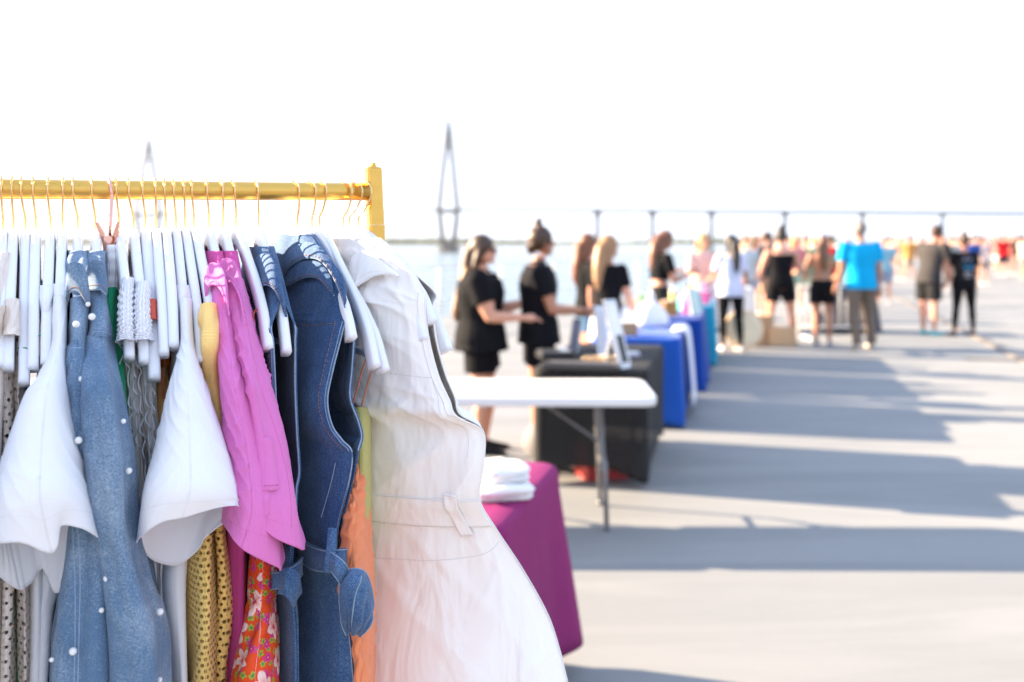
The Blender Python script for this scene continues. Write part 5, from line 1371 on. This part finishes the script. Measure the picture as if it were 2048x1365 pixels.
for h, g, rws in ((HANG[15], bpy.data.objects['crochet_blouse'], [(1000,424,448,.15,-.17),(1160,436,460,.16,-.18),(1250,436,462,.16,-.18),(BOT,424,446,.16,-.18)]), (HANG[14], g, [(900,386,424,.175,-.17),(1050,380,430,.18,-.18),(1250,384,432,.19,-.19),(BOT,384,432,.19,-.19)])):
    Surf(slab_rows(h, rws), True, 64, 80, ripple=.003, seed=84).obj('inner_shade', M_amber, g, .0012)
# ---- pink shirts
def pinkcollar(h, rows, g): return collar(h, rows, M_pink, g, M_pink, thick=.0025, thread=False, base=S)
h = HANG[16]; g = garment('pink_shirt', h, 'orchid pink cotton shirt, left of the pair', 'shirt', 'pink shirts')
S = Surf([ell(h,418,452,560,None,.03,6), ell(h,422,462,600,None,.035,8), ell(h,424,472,650,None,.04,8), ell(h,430,482,700,None,.045,8), ell(h,438,496,760,.22,.05), ell(h,446,520,840,.232,.055), ell(h,450,545,930,.24,.06), ell(h,448,560,1020,.25,.065),
     rg(h, [(485,1098,.315),(545,1132,.30),(570,1140,.27),(560,1110,.23),(520,1090,.20),(475,1060,.20),(447,1040,.22),(452,1060,.29)])], True, 130, 150, ripple=0.0070, seed=91, ku=(2,5), kv=(.1,.5), fall=lambda U, V: np.clip(V*2-.3, 0, 1), disp=creases(int(h.N.x*1000)%77, .0045, 22))
S.obj('sleeve', M_pink, g, .002); S.seam([(q, .94) for q in np.linspace(0, 1, 40)], M_pinkd, g, .0005, .0006, 'hem_seam', 120); S.seam([(q, .995) for q in np.linspace(0, 1, 40)], M_pink, g, .0013, 0, 'hem_edge', 120)
pinkcollar(h, [[(411,600,.01),(410,560,.03),(416,532,.05),(430,526,.065),(444,536,.075),(452,560,.09),(456,600,.11)],[(411,606,.03),(413,575,.05),(420,556,.07),(431,552,.085),(443,566,.10),(451,590,.115),(457,618,.13)],[(413,600,.06),(416,578,.075),(424,570,.09),(434,572,.10),(444,584,.115),(452,606,.13),(458,632,.14)]], g)
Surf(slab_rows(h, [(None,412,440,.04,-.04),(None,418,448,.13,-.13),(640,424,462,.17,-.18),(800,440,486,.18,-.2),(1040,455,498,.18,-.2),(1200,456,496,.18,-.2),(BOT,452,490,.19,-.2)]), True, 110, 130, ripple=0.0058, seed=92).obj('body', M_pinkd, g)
h = HANG[17]; g = garment('pink_shirt', h, 'orchid pink cotton shirt with a folded sleeve cuff, right of the pair', 'shirt', 'pink shirts')
S = Surf([ell(h,446,486,560,None,.03,6), ell(h,452,496,600,None,.035,8), ell(h,458,506,650,None,.04,8), ell(h,468,518,710,.198,.045,8), ell(h,480,534,770,.22,.05), ell(h,490,560,850,.232,.055), ell(h,492,580,940,.24,.06), ell(h,490,592,1010,.25,.065),
     rg(h, [(530,1062,.315),(580,1092,.305),(612,1098,.27),(598,1060,.22),(560,1040,.20),(510,1000,.20),(487,985,.24),(498,1020,.29)])], True, 130, 150, ripple=0.0065, seed=94, ku=(2,5), kv=(.1,.5), fall=lambda U, V: np.clip(V*2-.3, 0, 1), disp=creases(int(h.N.x*1000)%77, .0045, 22))
S.obj('sleeve', M_pink, g, .002); S.seam([(q, .94) for q in np.linspace(0, 1, 40)], M_pinkd, g, .0005, .0006, 'hem_seam', 120); S.seam([(q, .995) for q in np.linspace(0, 1, 40)], M_pink, g, .0013, 0, 'hem_edge', 120)
S.seam([(.06,.1),(.08,.4),(.12,.7),(.12,.95)], M_pinkd, g, .0005, .0007, 'sleeve_seam')
tab = Surf([[S.at(u, v, .003) for u in (-.20,-.10,0,.06)] for v in (.66,.74,.82)], False, 20, 14); tab.obj('cuff_tab', M_pink, g, .003); tab.seam([(q,.9) for q in np.linspace(.02,.98,8)], M_pinkd, g, .0004, .002, 'tab_stitch', 40, dash=1)
pinkcollar(h, [[(437,580,.01),(436,545,.03),(442,522,.05),(456,516,.065),(470,524,.08),(480,548,.095),(489,590,.11)],[(438,590,.03),(440,562,.05),(447,546,.07),(458,543,.085),(471,556,.10),(481,580,.115),(490,622,.13)],[(440,580,.06),(444,568,.075),(452,562,.09),(461,564,.10),(471,576,.115),(481,600,.13),(491,652,.145)]], g)
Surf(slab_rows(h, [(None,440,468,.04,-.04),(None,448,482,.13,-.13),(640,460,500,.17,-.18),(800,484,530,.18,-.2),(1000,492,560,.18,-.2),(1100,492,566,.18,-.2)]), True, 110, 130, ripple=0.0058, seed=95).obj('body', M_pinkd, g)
# ---- floral dress
h = HANG[18]; g = garment('floral_dress', h, 'orange red floral print dress with smocked bodice below the pink shirts', 'dress')
for pts_ in ([(508,700,.19),(506,650,.185),(509,624,.178),(518,620,.180),(524,630,.186)], [(508,690,.19),(510,760,.17),(514,900,.16),(520,1120,.165)], [(521,640,.14),(525,760,.14),(530,900,.15),(536,1120,.165)]):
    MB().tube(cr(np.array([tuple(h.W(*p)) for p in pts_]), 24), .0011, 6).obj('strap', plain('red_floral_strap', (.62,.09,.03), .7, vscale=300, var=.7), g, smooth=True)
S = Surf([ell(h,505,552,1080,.17,.05), ell(h,500,553,1125,.175,.055), ell(h,497,552,1170,.178,.058), ell(h,497,551,1200,.178,.06)], True, 130, 110, disp=lambda U, V: .0011*np.sin(V*75+1.2*np.sin(U*40))*np.sin(U*6.28*24))
S.obj('smocked_bodice', M_flor, g, .0015)
Surf([ell(h,497,551,1198,.178,.06), ell(h,492,554,1225,.182,.064), ell(h,478,557,1290,.19,.07), ell(h,464,558,1365,.196,.08), ell(h,440,560,BOT,.205,.09)], True, 130, 120, ripple=0.0061, seed=101, ku=(3,8), fall=lambda U, V: np.clip(V*2.5, .15, 1)).obj('skirt', M_flor, g, .0015)
# ---- denim dresses (open armhole facing the camera)
def opening(h, rows, n=14):
    """rows: (py|None, pxF, vF, pxB, vB, vfar, bulgeL, bulgeR); open ring from front edge round the far end to the back edge"""
    out = []
    for py, pf, vf_, pb, vb, vfar, bl, br in rows:
        none = False
        if py is None:
            z = h.az(vf_)+.008; uf, ub = -.0003, .0003; bl = max(.013, bl*.55); br = max(.013, br*.5); none = True
        else:
            z = h.loc(pf, py, vf_)[2]; uf = h.loc(pf, 0, vf_)[0]; ub = h.loc(pb, 0, vb)[0]
        L = [(uf, vf_), (uf*.85-bl*.45, vf_-.035), (uf*.4-bl, vf_*.55+vfar*.2), (-bl*1.0, vf_*.1+vfar*.45), (-bl*.75, vfar*.8), (-bl*.2, vfar), (br*.3, vfar), (br, vfar*.8), (br, vb*.1+vfar*.45), (ub*.4+br, vb*.55+vfar*.2), (ub*.85+br*.4, vb-.035), (ub, vb)]
        if none: L[1] = (-.0115, vf_-.014); L[-2] = (.0115, vb-.014)
        out.append([h.pt(u, v, z) for u, v in L])
    return out
def edges(S, g, v0, v1, sides=(0, 1), mat=None, r=.0012):
    for sd in sides:
        S.seam([(sd, q) for q in np.linspace(v0, v1, 24)], mat or M_dseam, g, r, .0, 'armhole_edge', 80)
def band(S, side, w, v0, v1, mat, g, off=.0018, n=50, taper=0):
    """facing strip sewn along an open edge"""
    sgn = 1 if side == 0 else -1
    rows = []
    for q in np.linspace(v0, v1, 26):
        rows.append([S.at(side+sgn*w*k, q, off) for k in (0, .33, .66, 1)])
    B = Surf(rows, False, 8, n); o = B.obj('armhole_band', mat, g, .0022)
    B.seam([(.93, q) for q in np.linspace(0, 1, 16)], M_thread, g, .0005, .0014, 'topstitch', 120, dash=1)
    B.seam([(.12, q) for q in np.linspace(0, 1, 16)], M_dseam, g, .0007, .0013, 'edge_stitch', 80)
    return B
# denim A, narrow
h = HANG[19]; g = garment('denim_dress', h, 'narrow dark denim sleeveless dress between the pink shirt and the large denim dress', 'denim dress', 'dark denim dresses')
rA = [(None,514,.08,548,.075,-.08,.012,.014),(None,524,.13,560,.125,-.13,.012,.014),(None,540,.175,574,.172,-.17,.011,.014),(650,543,.206,589,.20,-.2,.012,.015),
      (690,547,.212,590,.20,-.2,.012,.016),(780,551,.214,590,.20,-.2,.012,.016),(880,556,.216,594,.205,-.2,.012,.018),(950,572,.222,598,.21,-.2,.013,.018),(985,586,.225,592,.222,-.2,.013,.018),(1060,586,.226,590,.224,-.2,.013,.018),(1140,580,.222,584,.22,-.2,.012,.016),(1250,590,.232,594,.228,-.21,.016,.02),(1365,592,.236,596,.232,-.21,.02,.022),(BOT,594,.24,598,.236,-.22,.024,.026)]
SA = Surf(opening(h, rA), False, 150, 240, ripple=0.0038, seed=111, ku=(3,9), kv=(.05,.5), fall=lambda U, V: np.clip(V*2-.2, .1, 1)*np.clip(np.minimum(U, 1-U)*12, 0, 1))
SA.obj('body', M_ddark, g, .0028)
band(SA, 0, .045, .245, .66, M_ddark, g); band(SA, 1, .035, .245, .66, M_ddark, g); edges(SA, g, .235, .665)
collar(h, [[(499,600,.01),(499,560,.03),(508,525,.05),(524,509,.06),(542,514,.075),(556,545,.09),(566,590,.11)],[(500,612,.03),(503,585,.05),(514,562,.07),(530,553,.085),(546,560,.10),(560,585,.115),(571,625,.13)],[(503,612,.06),(508,590,.075),(518,578,.09),(531,570,.10),(547,578,.115),(562,605,.13),(575,650,.15)]], M_ddark, g, base=SA)
bl = Surf([[h.W(x, y+dy, v) for x, y, v in ((530,1150,.20),(552,1150,.235),(574,1144,.243),(596,1130,.23),(604,1120,.20))] for dy in (-6, 10, 30)], False, 40, 16); bl.obj('belt', M_ddark, g, .003)
for q in (.06, .94): bl.seam([(a, q) for a in np.linspace(0, 1, 8)], M_dseam, g, .0007, .0016, 'belt_stitch')
Surf([[h.W(x, y, v) for x, y, v in r] for r in ([(556,1150,.245),(575,1135,.262),(595,1150,.262),(602,1185,.25)],[(560,1170,.25),(574,1160,.268),(588,1172,.268),(594,1195,.255)],[(558,1188,.245),(570,1190,.262),(580,1202,.262),(586,1215,.25)])], False, 30, 24).obj('belt_knot', M_ddark, g, .005)
# denim B, large
h = HANG[20]; g = garment('denim_dress', h, 'large dark denim sleeveless dress with tied belt, its hanger tip in the armhole', 'denim dress', 'dark denim dresses')
rB = [(None,606,.06,632,.06,-.06,.024,.02),(None,606,.09,632,.09,-.09,.026,.02),(None,636,.125,660,.12,-.13,.028,.02),(None,664,.165,690,.16,-.17,.030,.018),(632,690,.196,704,.19,-.19,.030,.016),
      (668,684,.205,708,.20,-.2,.032,.016),(740,666,.208,704,.20,-.2,.034,.016),(800,655,.21,700,.205,-.2,.036,.016),(850,664,.222,716,.215,-.2,.036,.018),(880,684,.235,723,.228,-.2,.036,.02),(905,704,.244,716,.24,-.2,.036,.02),(960,700,.244,706,.24,-.2,.034,.02),(1060,676,.230,684,.226,-.2,.030,.02),(1140,678,.230,686,.226,-.2,.030,.02),(1240,696,.246,702,.242,-.21,.040,.024),(1365,708,.252,714,.248,-.22,.052,.03),(BOT,716,.256,722,.252,-.23,.06,.03)]
SB = Surf(opening(h, rB), False, 220, 280, ripple=0.0052, seed=121, ku=(3,8), kv=(.05,.4), fall=lambda U, V: np.clip(V*2-.3, .08, 1)*np.clip(np.minimum(U, 1-U)*10, 0, 1), disp=lambda U, V: creases(12, .005, 34)(U, V)*np.clip(np.minimum(U, 1-U)*10, 0, 1))
SB.obj('body', M_ddark, g, .0028)
band(SB, 0, .05, .27, .62, M_ddark, g); band(SB, 1, .045, .27, .62, M_ddark, g); edges(SB, g, .255, .625)
SB.seam([(0,.64),(.004,.8),(.0,1)], M_dseam, g, .0009, .0008, 'side_seam')
SB.seam([(.06,.28),(.14,.30),(.24,.30),(.34,.295)], M_thread, g, .0005, .0018, 'yoke_stitch', 90, dash=1)
SB.seam([(.08,.66),(.09,.74)], M_dseam, g, .0007, .0018, 'dart_seam')
collar(h, [[(558,560,.0),(563,534,.01),(580,506,.02),(604,488,.03),(632,489,.045),(662,520,.075),(682,560,.10),(692,600,.125)],[(560,562,.03),(566,540,.045),(582,518,.06),(606,502,.07),(634,504,.085),(660,532,.105),(678,568,.125),(691,608,.145)],[(561,566,.05),(568,548,.065),(584,530,.08),(610,517,.09),(638,520,.10),(661,545,.12),(677,578,.135),(690,616,.155)]], M_ddark, g, base=SB, off=.009)
collar(h, [[(561,556,.045),(572,545,.06),(590,530,.07),(614,522,.08),(640,526,.09),(662,550,.105)],[(562,566,.055),(574,560,.07),(594,548,.08),(616,542,.09),(640,548,.10),(664,574,.115)],[(566,574,.06),(580,570,.075),(598,560,.09),(618,554,.10),(640,560,.11),(668,592,.125)]], M_ddark, g, nm='collar_stand', base=SB, off=.004)
# belt, loop, knot
def belt_on(h, rows, g, mat=None, nm='belt', thick=.003, edge=(.06, .94), edmat=None, nu=40, nv=18):
    B = Surf([[h.W(*p) for p in r] for r in rows], False, nu, nv); o = B.obj(nm, mat or M_ddark, g, thick)
    for q in edge: B.seam([(a, q) for a in np.linspace(0, 1, 10)], edmat or M_dseam, g, .0007, thick/2+.0004, nm+'_stitch', 60)
    return B
belt_on(h, [[(592,1070,.14),(622,1090,.20),(652,1100,.245),(676,1098,.262),(692,1096,.25)],[(594,1092,.14),(622,1112,.20),(652,1122,.250),(676,1122,.266),(692,1120,.25)],[(596,1118,.14),(622,1140,.20),(652,1146,.248),(676,1148,.262),(690,1150,.25)]], g)
belt_on(h, [[(657,1056,.262),(665,1056,.266),(673,1058,.266)],[(653,1100,.270),(662,1100,.274),(671,1102,.272)],[(647,1144,.262),(656,1145,.266),(666,1146,.264)]], g, nm='belt_loop', edge=(), nu=12)
belt_on(h, [[(662,1100,.27),(676,1112,.285),(692,1128,.290),(698,1150,.28)],[(660,1122,.27),(672,1130,.288),(684,1148,.292),(692,1170,.28)],[(660,1140,.262),(668,1150,.28),(678,1166,.284),(686,1186,.27)]], g, nm='belt_knot')
Kl = Surf([[h.W(*p) for p in r] for r in ([(684,1148,.27),(698,1142,.285),(716,1140,.295),(732,1150,.290),(742,1180,.28),(746,1210,.27)],[(678,1166,.28),(696,1158,.30),(714,1158,.31),(728,1170,.305),(738,1198,.295),(745,1232,.28)],[(680,1200,.28),(694,1190,.302),(708,1194,.312),(720,1206,.308),(731,1230,.298),(738,1250,.285)],[(686,1240,.275),(696,1232,.292),(706,1238,.30),(716,1246,.298),(724,1258,.29),(728,1264,.28)],[(694,1268,.26),(700,1264,.272),(706,1266,.276),(712,1268,.276),(716,1270,.272),(720,1270,.265)])], False, 50, 50, ripple=0.0029, seed=5)
Kl.obj('belt_bow', M_ddark, g, .004)
for path in ([(0,0),(0,.5),(0,1)], [(0,.0),(.5,.0),(1,.0)], [(1,0),(1,.5),(1,1)], [(.45,.2),(.42,.6),(.35,.95)]): Kl.seam(path, M_dseam, g, .0010, .0018, 'bow_edge')
# ---- coral dress with thin straps, olive ribbed top
h = HANG[21]; g = garment('coral_dress', h, 'coral satin ruched dress on thin copper straps behind the large denim dress', 'dress')
for pts_ in ([(746,672,.185),(738,700,.180),(722,750,.165),(706,808,.15),(699,828,.15)], [(746,672,.185),(752,671,.190),(757,676,.195)], [(748,712,.155),(740,750,.15),(724,810,.145),(712,868,.15)]):
    MB().tube(cr(np.array([tuple(h.W(*p)) for p in pts_]), 24), .0012, 6).obj('strap', M_copper, g, smooth=True)
ruch = lambda U, V: creases(77, .0028, 40, ku=4, kv=4)(U, V)+.0020*np.sin(V*95+4*np.sin(U*19))*np.exp(-((np.minimum(U, 1-U)-.0)/.16)**2)
S = Surf([ell(h,704,718,905,.14,.02), ell(h,692,730,950,.15,.05), ell(h,682,736,1010,.155,.07), ell(h,672,742,1090,.16,.08), ell(h,672,748,1180,.165,.09), ell(h,690,748,1260,.165,.09), ell(h,700,746,1365,.165,.09), ell(h,700,748,BOT,.17,.1)], True, 150, 220, ripple=0.0052, seed=131, ku=(4,11), kv=(.2,1.5), disp=ruch)
S.obj('body', M_coral, g, .0012)
h = HANG[22]; g = garment('ribbed_top', h, 'olive green ribbed top peeking out above the coral dress', 'top')
Surf([ell(h,706,736,815,.12,.03), ell(h,704,740,850,.125,.05), ell(h,706,741,950,.13,.06), ell(h,700,742,1100,.13,.07), ell(h,700,740,1300,.13,.07)], True, 140, 60, disp=lambda U, V: .0008*np.sin(U*6.28*36)).obj('body', M_olive, g, .002)
# ---- white jumpsuit, nearest to the post
h = HANG[24]; g = garment('white_jumpsuit', h, 'white sleeveless linen jumpsuit with belted waist, last garment on the right', 'jumpsuit')
# (py, front px, v, back px, v, vfar, bulge left, bulge right)
rW = [(None,688,.08,712,.08,-.08,.04,.02),(None,730,.105,760,.105,-.105,.04,.025),(None,776,.13,802,.125,-.13,.045,.03),(None,820,.172,842,.17,-.17,.045,.032),(590,850,.20,872,.192,-.19,.045,.036),
      (618,850,.205,866,.20,-.2,.045,.04),(680,858,.215,872,.208,-.2,.045,.045),(750,876,.232,890,.222,-.2,.048,.05),(800,898,.250,910,.238,-.2,.05,.05),(832,912,.262,920,.252,-.2,.05,.05),
      (862,964,.272,967,.270,-.2,.05,.04),(930,966,.276,969,.274,-.2,.05,.03),(1000,958,.266,961,.264,-.2,.048,.03),(1060,990,.268,993,.266,-.2,.05,.03),(1140,1042,.29,1045,.288,-.21,.055,.03),(1230,1092,.32,1095,.318,-.22,.065,.03),(1300,1116,.34,1119,.338,-.23,.07,.03),(1365,1132,.355,1135,.353,-.24,.075,.03),(BOT,1170,.39,1180,.385,-.26,.09,.04)]
SW = Surf(opening(h, rW), False, 260, 300, ripple=0.0067, seed=141, ku=(2,7), kv=(.1,.7), fall=lambda U, V: np.clip(V*1.6-.1, .12, 1)*np.clip(np.minimum(U, 1-U)*8, 0.15, 1), disp=lambda U, V: creases(15, .0075, 60)(U, V)*np.clip(np.minimum(U, 1-U)*10, 0, 1))
SW.obj('body', M_jump, g, .0016)
M_jseam = plain('white_seam', (.66,.63,.62), .9)
def bandW(side, w, v0, v1):
    sgn = 1 if side == 0 else -1
    rows = [[SW.at(side+sgn*w*k, q, .0014) for k in (0,.33,.66,1)] for q in np.linspace(v0, v1, 26)]
    B = Surf(rows, False, 8, 60); B.obj('armhole_band', M_jump, g, .0018); B.seam([(.95, q) for q in np.linspace(0, 1, 16)], M_jseam, g, .0004, .001, 'topstitch', 100)
bandW(0, .03, .22, .5); bandW(1, .03, .22, .5)
edges(SW, g, .21, .52, mat=M_jump, r=.0016)
# collar
collar(h, [[(699,535,0),(706,515,0),(722,504,0),(740,506,0),(762,522,0),(782,538,0),(797,551,0)],[(699,556,0),(708,540,0),(722,530,0),(742,526,0),(764,534,0),(782,544,0),(797,553,0)],[(702,580,0),(714,573,0),(728,564,0),(745,554,0),(765,549,0),(782,550,0),(797,556,0)]], M_jump, g, M_jump, thread=False, base=SW, off=.010)
collar(h, [[(672,520,-.02),(680,490,-.01),(694,480,.0),(712,486,.01),(724,502,.03)],[(674,540,.0),(684,515,.01),(698,502,.02),(712,506,.03),(724,520,.045)],[(680,556,.01),(690,540,.02),(702,530,.03),(714,530,.04),(724,538,.055)]], M_jump, g, M_jump, nm='collar_back', thread=False)
# yoke seam, front seams, waistband with loops
SW.seam([(.03,.395),(.12,.392),(.24,.388),(.36,.38)], M_jseam, g, .0005, .001, 'yoke_stitch', 120, dash=1)
SW.seam([(.03,.40),(.05,.48),(.06,.6)], M_jseam, g, .0004, .001, 'dart_seam', 60)
def bandsurf(v0, v1, u0, u1, off, nm, nu=60, nv=14, th=.0022):
    rows = [[SW.at(u, v0(u)*(1-q)+v1(u)*q, off) for u in np.linspace(u0, u1, 14)] for q in np.linspace(0, 1, 5)]
    B = Surf(rows, False, nu, nv); B.obj(nm, M_jump, g, th)
    for q in (.03, .97): B.seam([(a, q) for a in np.linspace(0, 1, 10)], M_jseam, g, .0004, .0012, 'waist_stitch', 80)
    return B
WB = bandsurf(lambda u: .665+.03*u, lambda u: .715+.03*u, .0, .40, .0022, 'waistband')
for u in (.075, .235):
    bandsurf(lambda q: .655+.03*q, lambda q: .727+.03*q, u, u+.022, .0052, 'belt_loop', 8, 20)
SW.seam([(.245,.73),(.24,.85),(.22,1)], M_jseam, g, .0008, .001, 'fly_seam', 60)
SW.seam([(.255,.73),(.25,.85),(.23,1)], M_jseam, g, .0004, .001, 'fly_seam', 60)
SW.seam([(.0,.53),(.0,.75),(.0,1)], M_jump, g, .0012, .0005, 'side_seam', 60)
SW.seam([(.01,.74),(.1,.76),(.2,.775)], M_jseam, g, .0004, .001, 'pocket_stitch', 60)
